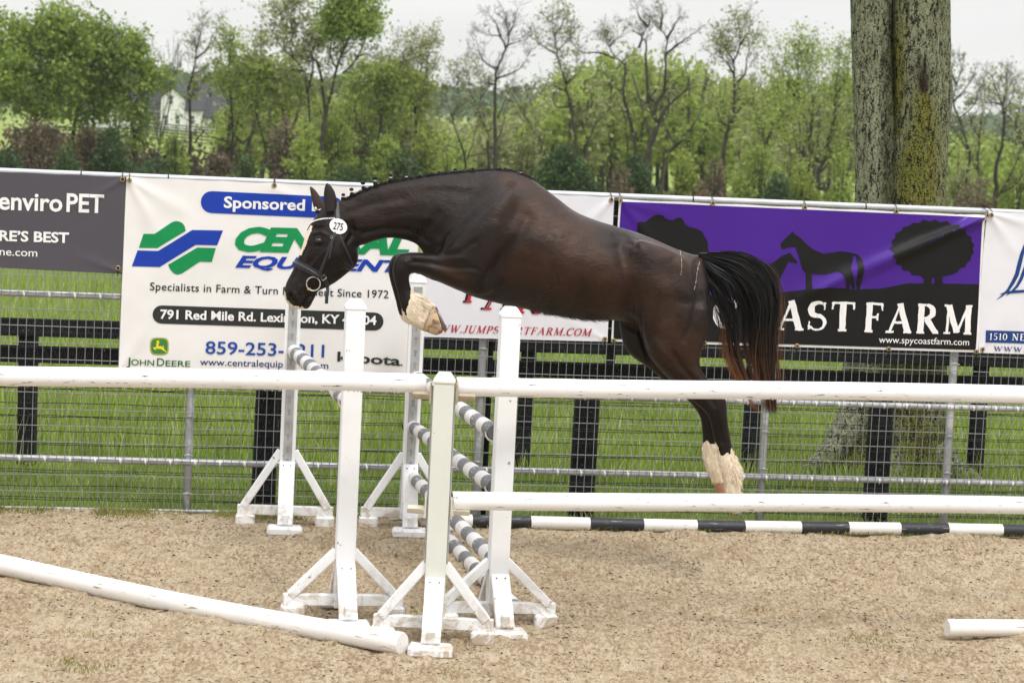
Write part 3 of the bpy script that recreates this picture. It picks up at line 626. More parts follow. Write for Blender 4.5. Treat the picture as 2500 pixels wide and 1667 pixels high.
def pole_mat(name, base, chips=.70, speck=(.10, .07, .05)):
    t = NT(name); a = t.noise(2.5, 5, .6, (1, 1, 1)); g = t.noise(16, 5, .7, (.25, 2, 2)); ch = t.noise(11, 5, .6, (.8, 8, 8)); sc = t.noise(3, 6, .7, (1.2, 6, 6), dist=2)
    c = t.mix(t.ramp(a, [(.3, 0.), (.7, 1.)]), tuple(x*.95 for x in base), base)
    c = t.mix(t.ramp(g, [(.55, 0.), (.8, .4)]), c, tuple(x*.82 for x in base)); c = t.mix(t.ramp(sc, [(.62, 0.), (.66, .3)]), c, (.45, .40, .33))
    c = t.mix(t.ramp(ch, [(chips, 0.), (chips+.02, .9)]), c, speck); return t.fin(c, .48, g, .2, .004, .4)
M_POLE = pole_mat('white_painted_pole', (.86, .865, .865), .635); M_POLEOLD = pole_mat('weathered_white_pole', (.84, .815, .775), .63, (.30, .22, .15))
M_PGREY = pole_mat('worn_grey_paint', (.17, .175, .185), .62, (.5, .49, .47)); M_PWHITE = pole_mat('chalky_white_paint', (.76, .735, .70), .66, (.38, .32, .26)); M_PBLACK = pole_mat('black_paint', (.022, .024, .028), .64, (.22, .22, .21))
M_WATER = NT('water_drop'); M_WATER.fin((.9, .9, .9), .08, spec=.6); M_WATER.b.inputs['Transmission Weight'].default_value = .85; M_WATER = M_WATER.m
M_ENDWOOD = plain('bare_pole_end', (.34, .25, .16), .8, .3, 30)  # bare wood colour of the pole ends

def stand(name_label, px, py, H, th, mat, tracks, dz=0, halfw=.29, base_h=.29, group='jump standards', cups=(), pw=.096, bolt=True):
    P = gnd(px, py); P.z = 0
    root = empty('jump_standard', P, name_label, 'jump standard', group)
    c, s = math.cos(th), math.sin(th); X = Vector((c, s, 0)); Y = Vector((-s, c, 0)); Z = Vector((0, 0, 1))
    b = MB(); h = pw/2
    # post with chamfered pyramid cap
    b.frame(P+Z*((H-.05+.06)/2), X*h, Y*h, Z*((H-.05-.06)/2)); b.build('post', mat, root, bevel=.004)
    b = MB(); z0 = H-.05; e = .004; q = [(-h-e, -h-e), (h+e, -h-e), (h+e, h+e), (-h-e, h+e)]; r_ = [(x*.55, y*.55) for x, y in q]
    V = [P+X*x+Y*y+Z*z0 for x, y in q]+[P+X*x+Y*y+Z*(z0+.012) for x, y in q]+[P+X*x+Y*y+Z*H for x, y in r_]
    b.add(V, [(3, 2, 1, 0)]+[(i, (i+1) % 4, 4+(i+1) % 4, 4+i) for i in range(4)]+[(4+i, 4+(i+1) % 4, 8+(i+1) % 4, 8+i) for i in range(4)]+[(8, 9, 10, 11)])
    b.build('cap', mat, root, bevel=.003)
    # cross beams on foot blocks
    b = MB(); b.frame(P+Z*.095, X*halfw, Y*.019-Y*0, Z*.03); b.build('cross_beam', M_WBASE, root, bevel=.005)
    b = MB(); b.frame(P-Y*.19+Z*.094, X*.019, Y*.13, Z*.028); b.build('cross_beam', M_WBASE, root, bevel=.005)
    for sg in (-1, 1):
        b = MB(); b.frame(P+X*(sg*(halfw-.05))+Z*.033, X*.058, Y*.046, Z*.036); b.build('foot', M_WBASE, root, bevel=.010)
        b = MB(); b.bar(P+X*(sg*(halfw-.035))+Z*.115, P+X*(sg*h*.9)+Z*(base_h+.06), .045, .052, Y); b.build('brace', M_WBASE, root, bevel=.004)
        y = -.335*sg*-1
        b = MB(); b.frame(P+Y*(sg*.30)+Z*.026, X*.105, Y*.062, Z*.028); b.build('foot', M_WBASE, root, bevel=.014)
        b = MB(); b.bar(P+Y*(sg*.285)+Z*.056, P+Y*(sg*(h+.012))+Z*(base_h-.0), .088, .034, X) if False else None
        a0 = P+Y*(sg*.30)+Z*.054; a1 = P+Y*(sg*(h+.018))+Z*base_h
        d = (a1-a0).normalized(); n_ = d.cross(X).normalized(); b.frame((a0+a1)/2, X*.0455, d*((a1-a0).length/2), n_*.018)
        b.build('brace', M_WBASE, root, bevel=.004)
        b = MB()
        for k in (-1, 1): b.frame(a1-d*.03+X*(k*.022)+n_*(.0185 if (n_.y*sg) > 0 else -.0185), X*.0035, d*.0035, n_*.002)
        b.build('screw', M_CUPB, root)
    for d_ in tracks:          # steel keyhole strips on the named faces
        D, E = {'front': (-Y, X), 'back': (Y, X), 'left': (-X, Y), 'right': (X, Y)}[d_]
        b = MB(); zt, zb = H-.07, .36; b.frame(P+D*(h+.0045)+Z*((zt+zb)/2), E*(.026 if d_ in ('front', 'back') else .024), D*.0035, Z*((zt-zb)/2)); tr = b.build('keyhole_track', M_TRACK, root, bevel=.0015)
        b = MB(); k = zb+.05
        while k < zt-.04:
            cc = P+D*(h+.0083)+Z*k; n = 10; ring = []
            for i in range(n): a = 2*math.pi*i/n; ring.append(cc+E*(.0125*math.cos(a))+Z*(.0125*math.sin(a)))
            b.add(ring, [tuple(range(n))]); b.add([cc+E*-.006+Z*-.009+D*.0006, cc+E*.006+Z*-.009+D*.0006, cc+E*.006+Z*-.030+D*.0006, cc+E*-.006+Z*-.030+D*.0006], [(0, 1, 2, 3)]); k += .0762
        b.build('keyhole', M_HOLE, tr)
    def cup(zc, sgn, mt, ax=X, lenc=.075):
        b = MB(); c0 = P+ax*(sgn*(h+.013))+Z*zc
        b.frame(c0+Z*.0, ax*.0045, Y*.032, Z*.05)          # back plate
        n = 7; W = []                                       # half-round cradle
        for i in range(n):
            a = math.pi*(1.12+.76*i/(n-1)); W.append((math.cos(a)*.056, math.sin(a)*.050+.03))
        S_ = ax.cross(Z) 
        for r1, r0 in ((1.0, .9),):
            V = [];
            for xx in (.008, lenc+.012):
                for (yy, zz_) in W: V.append(c0+ax*(sgn*xx)+S_*yy+Z*(zz_-.015))
                for (yy, zz_) in W: V.append(c0+ax*(sgn*xx)+S_*(yy*.9)+Z*(zz_*.86-.012))
            F = []
            for i in range(n-1):
                F += [(i, i+1, 2*n+i+1, 2*n+i), (n+i+1, n+i, 3*n+i, 3*n+i+1), (i+1, i, n+i, n+i+1), (2*n+i, 2*n+i+1, 3*n+i+1, 3*n+i)]
            F += [(0, 2*n, 3*n, n), (n-1, 2*n-1, 4*n-1, 3*n-1)]
            b.add(V, F)
        b.build('pole_cup', mt, root, smooth=False, bevel=0)
    for a in cups: cup(*a)
    return root, P, X, Y
st_c = stand('nearest standard in the middle of the photo with pale green post between the white rails', 1056, 1566, 1.305, .0, M_GPOST, ('left', 'right'), base_h=.32, cups=[(1.205, -1, M_CUP), (1.205, 1, M_CUP), (.655, 1, M_CUPW), (.655, -1, M_CUPW)], pw=.098)
st_nr = stand('tall white standard right of the middle in front of the horse\'s belly', 1209, 1528, 1.60, .167, M_WPOST, ('back',), halfw=.30, base_h=.27)
st_nl = stand('tall white standard below the horse\'s throat behind the slanting ground rail', 836, 1509, 1.60, .167, M_WPOST, ('back',), halfw=.30, base_h=.28)
P0 = gnd(700, 1283); P1 = gnd(992, 1288)
st_fl = stand('far white standard with keyhole strip below the horse\'s nose', 695, 1283, 1.44, .1, M_WPOST, ('front',), halfw=.29, base_h=.40, pw=.094)
st_fr = stand('far white standard with keyhole strip beneath the lifted forelegs', 994, 1289, 1.56, .1, M_WPOST, ('front',), halfw=.29, base_h=.40, pw=.094)

def pole(label, a, b, r, bands=None, mats=(M_POLE,), cat='jump pole', group='jump poles', drops=0, seglen=None, wob=.0015):
    a = Vector(a); b = Vector(b); d = (b-a).normalized(); L = (b-a).length
    o0 = bpy.data.objects.new('jump_pole', None)
    ref = Vector((0, 0, 1)); x = d.cross(ref).normalized(); y = x.cross(d)
    N = 22; stops = [0, .008] + ([L*i/24 for i in range(1, 24)] if not bands else [])+[L-.008, L]; mi = {}
    if bands:
        for k in bands: stops += [k]
        stops = sorted(set([s_ for s_ in stops if 0 <= s_ <= L])); 
    stops = sorted(set(stops)); V = []; F = []; M = []
    for i, s_ in enumerate(stops):
        rr = r*(.93 if s_ in (0, L) else 1)*(1+wob*8*noise.noise(Vector((s_*1.3, a.x, 3)))) ; c = d*s_+y*(wob*3*math.sin(s_*1.7+a.x*9))
        for k in range(N): an = 2*math.pi*k/N; V.append(c+x*(rr*math.cos(an))+y*(rr*math.sin(an)))
    for i in range(len(stops)-1):
        mid = (stops[i]+stops[i+1])/2; m_ = 0
        if bands: m_ = sum(1 for k in bands if k < mid) % 2
        for k in range(N): F.append((i*N+k, i*N+(k+1) % N, (i+1)*N+(k+1) % N, (i+1)*N+k)); M.append(m_)
    F.append(tuple(range(N-1, -1, -1))); M.append(len(mats)-1 if not bands else 0); F.append(tuple((len(stops)-1)*N+k for k in range(N))); M.append(len(mats)-1 if not bands else 0)
    # local frame: x along the pole so the paint wear runs lengthwise
    Rm = Matrix((d, x, y)).transposed(); Vl = [Rm.transposed() @ v for v in V]
    me = bpy.data.meshes.new('jump_pole'); me.from_pydata(Vl, [], F); me.update()
    me.polygons.foreach_set('material_index', M); me.polygons.foreach_set('use_smooth', [True]*len(F)); me.set_sharp_from_angle(angle=rad(50))
    bpy.data.objects.remove(o0); o = link('jump_pole', me, mats); o.matrix_world = Matrix.Translation(a) @ Rm.to_4x4(); tag(o, label, cat, group)
    if drops:
        V = []; F = []; bb = MB(); rr = random.Random(int(a.x*100)+5)
        for k in range(drops):
            s_ = rr.random()*L; c = a+d*s_-Vector((0, 0, r*1.0)); h = .0015+.002*rr.random(); bb.tube([c+Vector((0, 0, .003)), c-Vector((0, 0, h*.6)), c-Vector((0, 0, h*1.6))], [h*.8, h, h*.3], 6)
        w_ = bb.build('water_drops', M_WATER, smooth=True); w_['kind'] = 'stuff'; w_.parent = o; w_.matrix_parent_inverse = o.matrix_basis.inverted()
    return o
def ext(a, b, L0, L1): d = (b-a).normalized(); return a-d*L0, b+d*L1
def at_h(px, py, z): return gnd(px, py, z)
# front rails (painted white), held in the cups of the nearest standard
Pc = st_c[1]
zT = 1.236
a = at_h(1036, 936, zT); b = at_h(0, 916.5, zT); a, b = ext(a, b, 0, 1.55); pole('white rail held up at the left of the pale green post', b, a, .0455, mats=(M_POLE, M_POLE, M_ENDWOOD), group='white jump rails', drops=110)
zR = 1.233
a = at_h(1113, 941.5, zR); b = at_h(2500, 963, zR); a, b = ext(a, b, 0, .8); pole('upper white rail to the right of the pale green post', a, b, .0455, mats=(M_POLE, M_POLE, M_ENDWOOD), group='white jump rails', drops=120); E1 = b
zR2 = .688
a = at_h(1103, 1219.5, zR2); b = at_h(2500, 1234, zR2); a, b = ext(a, b, 0, .8); pole('lower white rail crossing below the hind feet', a, b, .0445, mats=(M_POLE, M_POLE, M_ENDWOOD), group='white jump rails', drops=120)
a = gnd(982, 1573, .054); b = gnd(0, 1381, .054); a, b = ext(a, b, 0, .9); pole('thick white rail lying slanted on the sand at the lower left', b, a, .054, mats=(M_POLEOLD, M_POLEOLD, M_PWHITE), group='white jump rails', wob=.004)
a = gnd(2312, 1534, .045); b = gnd(2500, 1534, .045); a, b = ext(a, b, 0, 1.2); pole('white rail lying on the sand at the lower right corner', a, b, .0445, mats=(M_POLEOLD, M_POLEOLD, M_PWHITE), group='white jump rails')
# black and white ground pole at the fence foot
a = gnd(1165, 1273, .042); b = gnd(2352*1.063, 1297, .042); a, b = ext(a, b, .35, .6); L = (b-a).length
xs_ = [1237-85, 1295, 1439, 1570, 1700, 1817, 1954, 2070, 2196, 2313, 2445, 2570, 2700]
dd = (b-a).normalized(); bands = []
for k in xs_:
    # solve the distance along the pole whose projection is at column k
    lo, hi = -1.0, L+2
    for _ in range(40):
        md = (lo+hi)/2
        if proj(a+dd*md)[0] < k: lo = md
        else: hi = md
    bands.append(lo)
if sum(1 for k in bands if k < 0) % 2 == 0: pass
pole('black and white banded pole lying along the fence foot', a, b, .0415, bands=[k for k in bands if k > 0], mats=(M_PWHITE, M_PBLACK), group='black and white poles')
# grey and white striped poles of the two elements
def striped(label, fa, na, zf, zn, r=.040, n=13, ph=.12, ex=(.05, .05), hide=True):
    a = at_h(*fa, zf) if zf is not None else gnd(*fa); b = at_h(*na, zn); a, b = ext(a, b, *ex); L = (b-a).length
    bands = [ph+ .165*i for i in range(40)]; bands = [k for k in bands if 0 < k < L-.02]
    return pole(label, a, b, r, bands=bands, mats=(M_PGREY, M_PWHITE), group='grey and white striped poles')
def striped2(label, fa, zf, na, Yn, ph=.12): 
    a = at_h(*fa, zf); b = atY(na[0], na[1], Yn); a, b = ext(a, b, .05, 0); L = (b-a).length
    pole(label, a, b, .040, bands=[k for k in [ph+.165*i for i in range(40)] if 0 < k < L-.02], mats=(M_PGREY, M_PWHITE), group='grey and white striped poles'); return b
YR = st_nr[1].y+.10; YLn = st_nl[1].y+.10
e1 = striped2('top grey and white striped pole of the right element', (1008, 917), .930, (1208, 1054), YR)
e2 = striped2('middle grey and white striped pole of the right element', (1000, 1038), .625, (1207, 1186), YR, .10)
e3 = striped2('lowest hanging grey and white striped pole of the right element', (1003, 1161), .325, (1206, 1364), YR, .13)
striped('grey and white striped pole lying on the sand between the standards', (1068, 1290), (1262, 1488), .042, .042, r=.042)
e4 = striped2('grey and white striped pole hanging below the horse\'s nose', (714, 856), 1.07, (850, 977), YLn)
# cups that carry the striped poles, each a part of its standard
def cupblock(root, c, mt, sx=.05, sz=.018):
    b = MB(); n = 8; V = []
    for xx in (-.02, .02):
        for i in range(n+1): an = math.pi+math.pi*i/n; V.append(Vector(c)+Vector((math.cos(an)*.05, xx, math.sin(an)*.05+.0)))
        for i in range(n+1): an = math.pi+math.pi*i/n; V.append(Vector(c)+Vector((math.cos(an)*.043, xx, math.sin(an)*.043+.0)))
    m_ = n+1; F = []
    for i in range(n): F += [(i, i+1, 2*m_+i+1, 2*m_+i), (m_+i+1, m_+i, 3*m_+i, 3*m_+i+1), (i+1, i, m_+i, m_+i+1), (2*m_+i, 2*m_+i+1, 3*m_+i+1, 3*m_+i)]
    b.add(V, F); b.frame(Vector(c)+Vector((0, .026, -.02)), Vector((.02, 0, 0)), Vector((0, .006, 0)), Vector((0, 0, .045))); b.build('pole_cup', mt, root)
for rt, (px, py), z_, m_ in ((st_fr, (1004, 917), .930, M_CUPW), (st_fr, (1000, 1038), .625, M_CUPB), (st_fr, (1003, 1161), .325, M_CUPW), (st_fl, (714, 852), 1.075, M_CUP)):
    cupblock(rt[0], at_h(px, py, z_)+Vector((0, .02, 0)), m_)
for rt, e_ in ((st_nr, e1), (st_nr, e2), (st_nr, e3), (st_nl, e4)): cupblock(rt[0], e_+Vector((0, -.015, 0)), M_CUPW)
# ================================================================ THE HORSE
HT = .12; HC = Vector((math.cos(HT), math.sin(HT), 0)); HN = Vector((-math.sin(HT), math.cos(HT), 0))
_p = CAM+ray(1250, 700)*12.45; HD = _p.dot(HN)
def hp(px, py, lat=0.0):
    d = ray(px, py); return CAM+d*((HD+lat)/d.dot(HN))
def lat_of(P): return Vector(P).dot(HN)-HD
def projn(V):
    v = V-np.array(CAM); d = v@np.array(F_); return 1250+FPX*(v@np.array(R_))/d, 833.5-FPX*(v@np.array(U_))/d
def catmull(A, sub=5):
    A = np.array(A, float); n = len(A); o = []
    for i in range(n-1):
        p0, p1, p2, p3 = A[max(i-1, 0)], A[i], A[i+1], A[min(i+2, n-1)]
        for k in range(sub):
            t_ = k/sub; o.append(.5*((2*p1)+(-p0+p2)*t_+(2*p0-5*p1+4*p2-p3)*t_**2+(-p0+3*p1-3*p2+p3)*t_**3))
    o.append(A[-1]); return np.array(o)
def loft(mb, secs, N=26, sub=5, flip=1):
    # section: top px,py  bottom px,py  half width  lateral centre  narrowing at top  narrowing at bottom
    V = []; secs = [tuple(s)+(0, .0, .0)[len(s)-5:] if len(s) < 8 else s for s in secs]; R = catmull(secs, sub)
    for (tx, ty, bx, by, hw, lc, kt, kb) in R:
        T = hp(tx, ty, lc); B_ = hp(bx, by, lc); C = (T+B_)/2; h = (T-B_)/2
        for k in range(N):
            a = 2*math.pi*k/N; c, s = math.cos(a), math.sin(a)
            wv = 1-kt*max(c, 0)**1.3-kb*max(-c, 0)**1.3
            V.append(C+h*c+HN*(hw*s*wv))
    n = len(R); F = []
    for i in range(n-1):
        for k in range(N): k2 = (k+1) % N; F.append((i*N+k, i*N+k2, (i+1)*N+k2, (i+1)*N+k))
    F.append(tuple(range(N-1, -1, -1))); F.append(tuple((n-1)*N+k for k in range(N)))
    mb.add(V, F)
b = MB()
# trunk with neck
loft(b, [(815, 492, 862, 598, .050, 0, .2, .1), (850, 481, 886, 600, .058, 0, .35, .1), (887, 463, 912, 591, .062, 0, .45, .15), (941, 443, 950, 584, .070, 0, .5, .15), (1005, 430, 990, 590, .080, 0, .5, .15), (1065, 421, 1020, 603, .098, 0, .5, .2), (1120, 416, 1048, 640, .128, 0, .5, .2), (1170, 413, 1085, 690, .165, 0, .5, .3), (1215, 411, 1140, 722, .198, 0, .52, .3), (1258, 416, 1205, 741, .220, 0, .5, .3), (1300, 436, 1265, 753, .245, 0, .42, .3), (1350, 473, 1325, 766, .265, 0, .3, .3), (1403, 514, 1385, 777, .275, 0, .2, .3), (1452, 535, 1445, 784, .272, 0, .15, .35), (1500, 550, 1495, 783, .262, 0, .15, .35), (1555, 566, 1540, 790, .258, 0, .15, .3), (1605, 586, 1590, 800, .262, 0, .25, .2), (1650, 606, 1640, 810, .245, 0, .3, .2), (1688, 619, 1682, 800, .205, 0, .35, .2), (1712, 634, 1712, 780, .15, 0, .3, .3), (1726, 665, 1727, 755, .08, 0, .2, .3)])
# head
loft(b, [(806, 493, 872, 600, .052, 0, .1, .1), (780, 512, 876, 622, .078, 0, .1, .2), (759, 545, 874, 640, .096, 0, .15, .35), (745, 573, 864, 656, .100, 0, .25, .45), (736, 603, 845, 671, .088, 0, .3, .45), (726, 630, 824, 688, .073, 0, .32, .45), (714, 657, 800, 702, .060, 0, .3, .4), (703, 678, 776, 712, .054, 0, .3, .3), (695, 698, 762, 719, .053, 0, .2, .2), (692, 716, 757, 731, .052, 0, .1, .2), (697, 735, 747, 746, .046, 0, .1, .2), (708, 750, 738, 757, .034, 0, .1, .1)])
loft(b, [(768, 703, 774, 716, .030, 0), (756, 712, 770, 726, .032, 0), (747, 728, 764, 737, .033, 0), (741, 742, 759, 748, .030, 0), (738, 750, 750, 757, .02, 0)], 16)
# cheek bones, muscle masses
for lc in (-1, 1):
    loft(b, [(800, 560, 830, 640, .028, lc*.066), (790, 575, 850, 650, .040, lc*.062), (800, 610, 862, 655, .036, lc*.058), (830, 640, 855, 662, .02, lc*.05)], 16)
    # shoulder, upper arm
    loft(b, [(1238, 450, 1262, 475, .05, lc*.10), (1190, 480, 1250, 540, .075, lc*.13), (1130, 530, 1235, 610, .085, lc*.145), (1085, 585, 1225, 680, .085, lc*.145), (1078, 622, 1195, 722, .075, lc*.14), (1090, 655, 1150, 722, .06, lc*.135)], 20)
    # haunch
    loft(b, [(1555, 580, 1530, 640, .06, lc*.175), (1600, 592, 1545, 760, .095, lc*.155), (1650, 612, 1570, 830, .105, lc*.14), (1695, 645, 1600, 868, .10, lc*.13), (1722, 700, 1650, 870, .085, lc*.12), (1732, 770, 1690, 850, .06, lc*.115)], 20)
# near foreleg
def fore(dx, dy, lc):
    loft(b, [(1190+dx, 585+dy, 1205+dx, 700+dy, .075, lc), (1140+dx, 608+dy, 1160+dx, 722+dy, .078, lc), (1095+dx, 616+dy, 1110+dx, 705+dy, .068, lc), (1052+dx, 617+dy, 1060+dx, 683+dy, .057, lc), (1018+dx, 616+dy, 1026+dx, 669+dy, .048, lc), (992+dx, 617+dy, 1004+dx, 668+dy, .046, lc), (972+dx, 622+dy, 1000+dx, 668+dy, .047, lc), (962+dx, 636+dy, 999+dx, 671+dy, .046, lc), (957+dx, 655+dy, 999+dx, 678+dy, .045, lc), (959+dx, 676+dy, 1000+dx, 688+dy, .038, lc), (965+dx, 700+dy, 1003+dx, 699+dy, .032, lc), (971+dx, 722+dy, 1007+dx, 711+dy, .030, lc), (977+dx, 745+dy, 1016+dx, 716+dy, .034, lc), (982+dx, 765+dy, 1033+dx, 724+dy, .041, lc), (992+dx, 783+dy, 1044+dx, 734+dy, .040, lc), (1010+dx, 793+dy, 1050+dx, 742+dy, .036, lc), (1030+dx, 803+dy, 1056+dx, 747+dy, .043, lc)], 20)
fore(0, 0, -.125); fore(-10, -1, .115)
# hind legs
loft(b, [(1548, 740, 1736, 745, .115, -.135), (1562, 805, 1734, 800, .108, -.135), (1577, 858, 1712, 860, .094, -.13), (1602, 893, 1710, 893, .078, -.125), (1634, 928, 1728, 925, .062, -.12), (1664, 956, 1756, 944, .050, -.115), (1694, 983, 1771, 966, .046, -.11), (1722, 1008, 1775, 998, .042, -.108), (1734, 1034, 1778, 1030, .036, -.105), (1740, 1065, 1783, 1061, .031, -.10), (1747, 1095, 1789, 1091, .030, -.10), (1753, 1125, 1797, 1119, .034, -.10), (1760, 1152, 1808, 1145, .042, -.10), (1767, 1174, 1808, 1172, .038, -.10), (1770, 1192, 1806, 1191, .036, -.10), (1768, 1204, 1813, 1203, .043, -.10)], 20)
loft(b, [(1505, 770, 1690, 800, .10, .135), (1516, 830, 1690, 845, .095, .135), (1540, 868, 1690, 875, .082, .13), (1585, 900, 1690, 900, .066, .125), (1625, 935, 1710, 925, .054, .12), (1664, 965, 1735, 950, .047, .115), (1690, 990, 1748, 985, .043, .115), (1708, 1018, 1756, 1015, .038, .11), (1713, 1048, 1758, 1046, .031, .11), (1714, 1082, 1761, 1080, .029, .11), (1715, 1112, 1765, 1108, .032, .11), (1722, 1140, 1771, 1134, .041, .11), (1734, 1164, 1772, 1158, .038, .11), (1742, 1182, 1774, 1178, .037, .11)], 20)
# dock of the tail
loft(b, [(1690, 620, 1700, 655, .055, 0), (1712, 621, 1714, 648, .035, 0), (1740, 621, 1740, 643, .026, 0), (1775, 623, 1772, 641, .020, 0), (1805, 632, 1798, 646, .014, 0)], 14)
me = bpy.data.meshes.new('raw'); me.from_pydata(b.v, [], b.f); me.update()
ro = bpy.data.objects.new('raw', me); COL.objects.link(ro)
md = ro.modifiers.new('r', 'REMESH'); md.mode = 'VOXEL'; md.voxel_size = .0085; md.use_smooth_shade = True
sm = ro.modifiers.new('s', 'SMOOTH'); sm.factor = .5; sm.iterations = 9
bpy.context.view_layer.update(); dg = bpy.context.evaluated_depsgraph_get(); body = bpy.data.meshes.new_from_object(ro.evaluated_get(dg)); bpy.data.objects.remove(ro)
body.name = 'body'; nv = len(body.vertices); V = np.empty(nv*3, np.float32); body.vertices.foreach_get('co', V); V = V.reshape(-1, 3).astype(float)
NR = np.array([tuple(n.vector) for n in body.vertex_normals], float) if hasattr(body, 'vertex_normals') else np.zeros((nv, 3))
PX, PY = projn(V); LAT = V@np.array(HN)-HD
def sdist(path):
    d = np.full(nv, 1e9)
    for (x0, y0), (x1, y1) in zip(path[:-1], path[1:]):
        ax, ay = x1-x0, y1-y0; L = ax*ax+ay*ay+1e-9; t_ = np.clip(((PX-x0)*ax+(PY-y0)*ay)/L, 0, 1); d = np.minimum(d, np.hypot(PX-x0-t_*ax, PY-y0-t_*ay))
    return d
side = np.abs(NR@np.array(HN)); D = np.zeros(nv)
STR = [
 ([(1246, 452), (1190, 495), (1128, 552), (1085, 602)], 10, -.011), ([(1150, 470), (1105, 520), (1075, 570)], 22, -.007), ([(1262, 478), (1212, 530), (1160, 580), (1110, 612)], 24, .005), ([(1290, 530), (1262, 580), (1228, 630), (1205, 676)], 17, -.012), ([(1215, 560), (1195, 620), (1165, 670)], 24, .010), ([(1262, 520), (1235, 560)], 14, -.003),
 ([(1160, 590), (1120, 618), (1090, 625)], 8, -.006), ([(1160, 655), (1110, 655), (1045, 642), (1008, 640)], 5, -.005), ([(1150, 690), (1100, 675), (1050, 658)], 9, .004), ([(1140, 632), (1080, 630), (1015, 628)], 7, .004), ([(1195, 655), (1180, 690), (1168, 716)], 6, -.009), ([(1225, 690), (1205, 725)], 9, -.005),
 ([(885, 572), (940, 560), (1000, 562), (1045, 590)], 7, -.008), ([(930, 545), (990, 530), (1050, 535)], 10, .004), ([(840, 545), (862, 562), (900, 566), (940, 556)], 4.5, -.006), ([(850, 520), (905, 500), (980, 485)], 9, -.004), ([(880, 480), (960, 460), (1060, 450), (1150, 455)], 12, .005), ([(848, 590), (862, 570), (858, 545)], 6, -.008), ([(1005, 600), (1040, 560), (1070, 520)], 10, -.006),
 ([(1340, 560), (1320, 650), (1300, 730)], 12, -.003), ([(1395, 580), (1375, 660), (1350, 740)], 12, -.003), ([(1440, 590), (1420, 670), (1400, 750)], 12, -.003), ([(1365, 575), (1345, 655), (1325, 735)], 10, .003),
 ([(1515, 600), (1530, 660), (1540, 720), (1550, 780)], 20, -.020), ([(1500, 575), (1530, 585), (1552, 602)], 7, -.008), ([(1560, 592), (1580, 606)], 20, .007), ([(1590, 640), (1600, 720), (1590, 800)], 26, .010), ([(1555, 775), (1568, 830), (1585, 880)], 6, -.012), ([(1490, 782), (1530, 795), (1560, 812)], 7, -.012),
 ([(1700, 640), (1704, 700), (1696, 770), (1672, 830)], 8, -.008), ([(1722, 690), (1722, 740), (1708, 800)], 10, .006), ([(1640, 640), (1655, 720), (1650, 800)], 12, -.004), ([(1668, 640), (1680, 720)], 14, .005), ([(1640, 860), (1672, 905), (1710, 945)], 8, -.008), ([(1605, 880), (1650, 915)], 12, .005), ([(1600, 840), (1618, 862)], 16, .010), ([(1715, 975), (1745, 1000)], 5, .006), ([(1735, 965), (1752, 1020), (1764, 1080)], 4, -.005), ([(978, 690), (985, 735)], 3.5, -.004), ([(990, 640), (985, 662)], 6, .003),
 ([(806, 604), (785, 622), (762, 650)], 3.5, .005), ([(800, 640), (830, 610), (845, 575)], 14, .005), ([(838, 660), (812, 668), (795, 640), (812, 600)], 4, -.004), ([(768, 570), (784, 566), (796, 574)], 3.5, .006), ([(768, 558), (784, 556)], 4.5, -.008), ([(770, 601), (785, 600)], 3, -.004), ([(777, 587), (779, 588)], 7, .007), ([(750, 600), (735, 640), (718, 680)], 5, -.004), ([(755, 640), (742, 668), (738, 690)], 7, -.005),
 ([(708, 719), (711, 728), (716, 735)], 3.4, -.016), ([(703, 716), (703, 730)], 3, .005), ([(718, 716), (723, 730), (720, 738)], 3.2, .007), ([(734, 759), (742, 744), (749, 731), (757, 722)], 2.2, -.008), ([(730, 742), (742, 728)], 5, .004), ([(752, 745), (760, 732)], 5, .004)]
for path, wd, am in STR: D += am*np.exp(-(sdist(path)/wd)**2)
jit = np.array([noise.noise(Vector(v)*5)*.0045+noise.noise(Vector((v[0]*9, v[1]*9, v[2]*16)))*.0022 for v in V]); D *= 1.35
# relax the joins between muscle masses, strongly on the trunk and lightly on the limbs
E_ = np.empty(len(body.edges)*2, np.int32); body.edges.foreach_get('vertices', E_); E_ = E_.reshape(-1, 2)
deg = np.bincount(E_.ravel(), minlength=nv).astype(float)[:, None]
wgt = np.clip((PX-905)/80, 0, 1)*np.clip((860-PY)/60, 0, 1)*np.clip(((PY < 612) | (PX > 1060))*1.0, 0, 1)*np.clip((1725-PX)/20, .3, 1); wgt = (.12+.88*wgt)[:, None]*.6
for _ in range(46):
    Sm = np.zeros_like(V)
    for k in range(3): Sm[:, k] = np.bincount(E_[:, 0], V[E_[:, 1], k], nv)+np.bincount(E_[:, 1], V[E_[:, 0], k], nv)
    V = V+(Sm/deg-V)*wgt*(1 if _ % 2 == 0 else .92)
body.vertices.foreach_set('co', V.astype(np.float32).ravel()); body.update(); NR = np.array([tuple(n.vector) for n in body.vertex_normals], float)
V += NR*((D*np.clip(side*1.4, 0, 1))+jit*side)[:, None]
body.vertices.foreach_set('co', V.astype(np.float32).ravel()); body.update()
def inpoly(poly, jx=0, jy=0):
    x, y = PX+jx, PY+jy; r_ = np.zeros(len(x), bool); n = len(poly)
    for i in range(n):
        (x0, y0), (x1, y1) = poly[i], poly[(i+1) % n]
        c_ = ((y0 > y) != (y1 > y)) & (x < (x1-x0)*(y-y0)/(y1-y0+1e-9)+x0); r_ ^= c_
    return r_
jx = np.array([noise.noise(Vector((v[0]*38, v[1]*38, v[2]*12))) for v in V])
sock = inpoly([(1006, 709), (1001, 723), (1000, 741), (994, 762), (989, 768), (981, 752), (985, 774), (968, 769), (970, 800), (1100, 880), (1130, 740), (1040, 690)], jx*7, jx*9) | inpoly([(1690, 1076), (1720, 1080), (1733, 1083), (1750, 1088), (1756, 1104), (1768, 1112), (1780, 1102), (1795, 1098), (1900, 1098), (1900, 1300), (1690, 1300)], jx*4, jx*14)
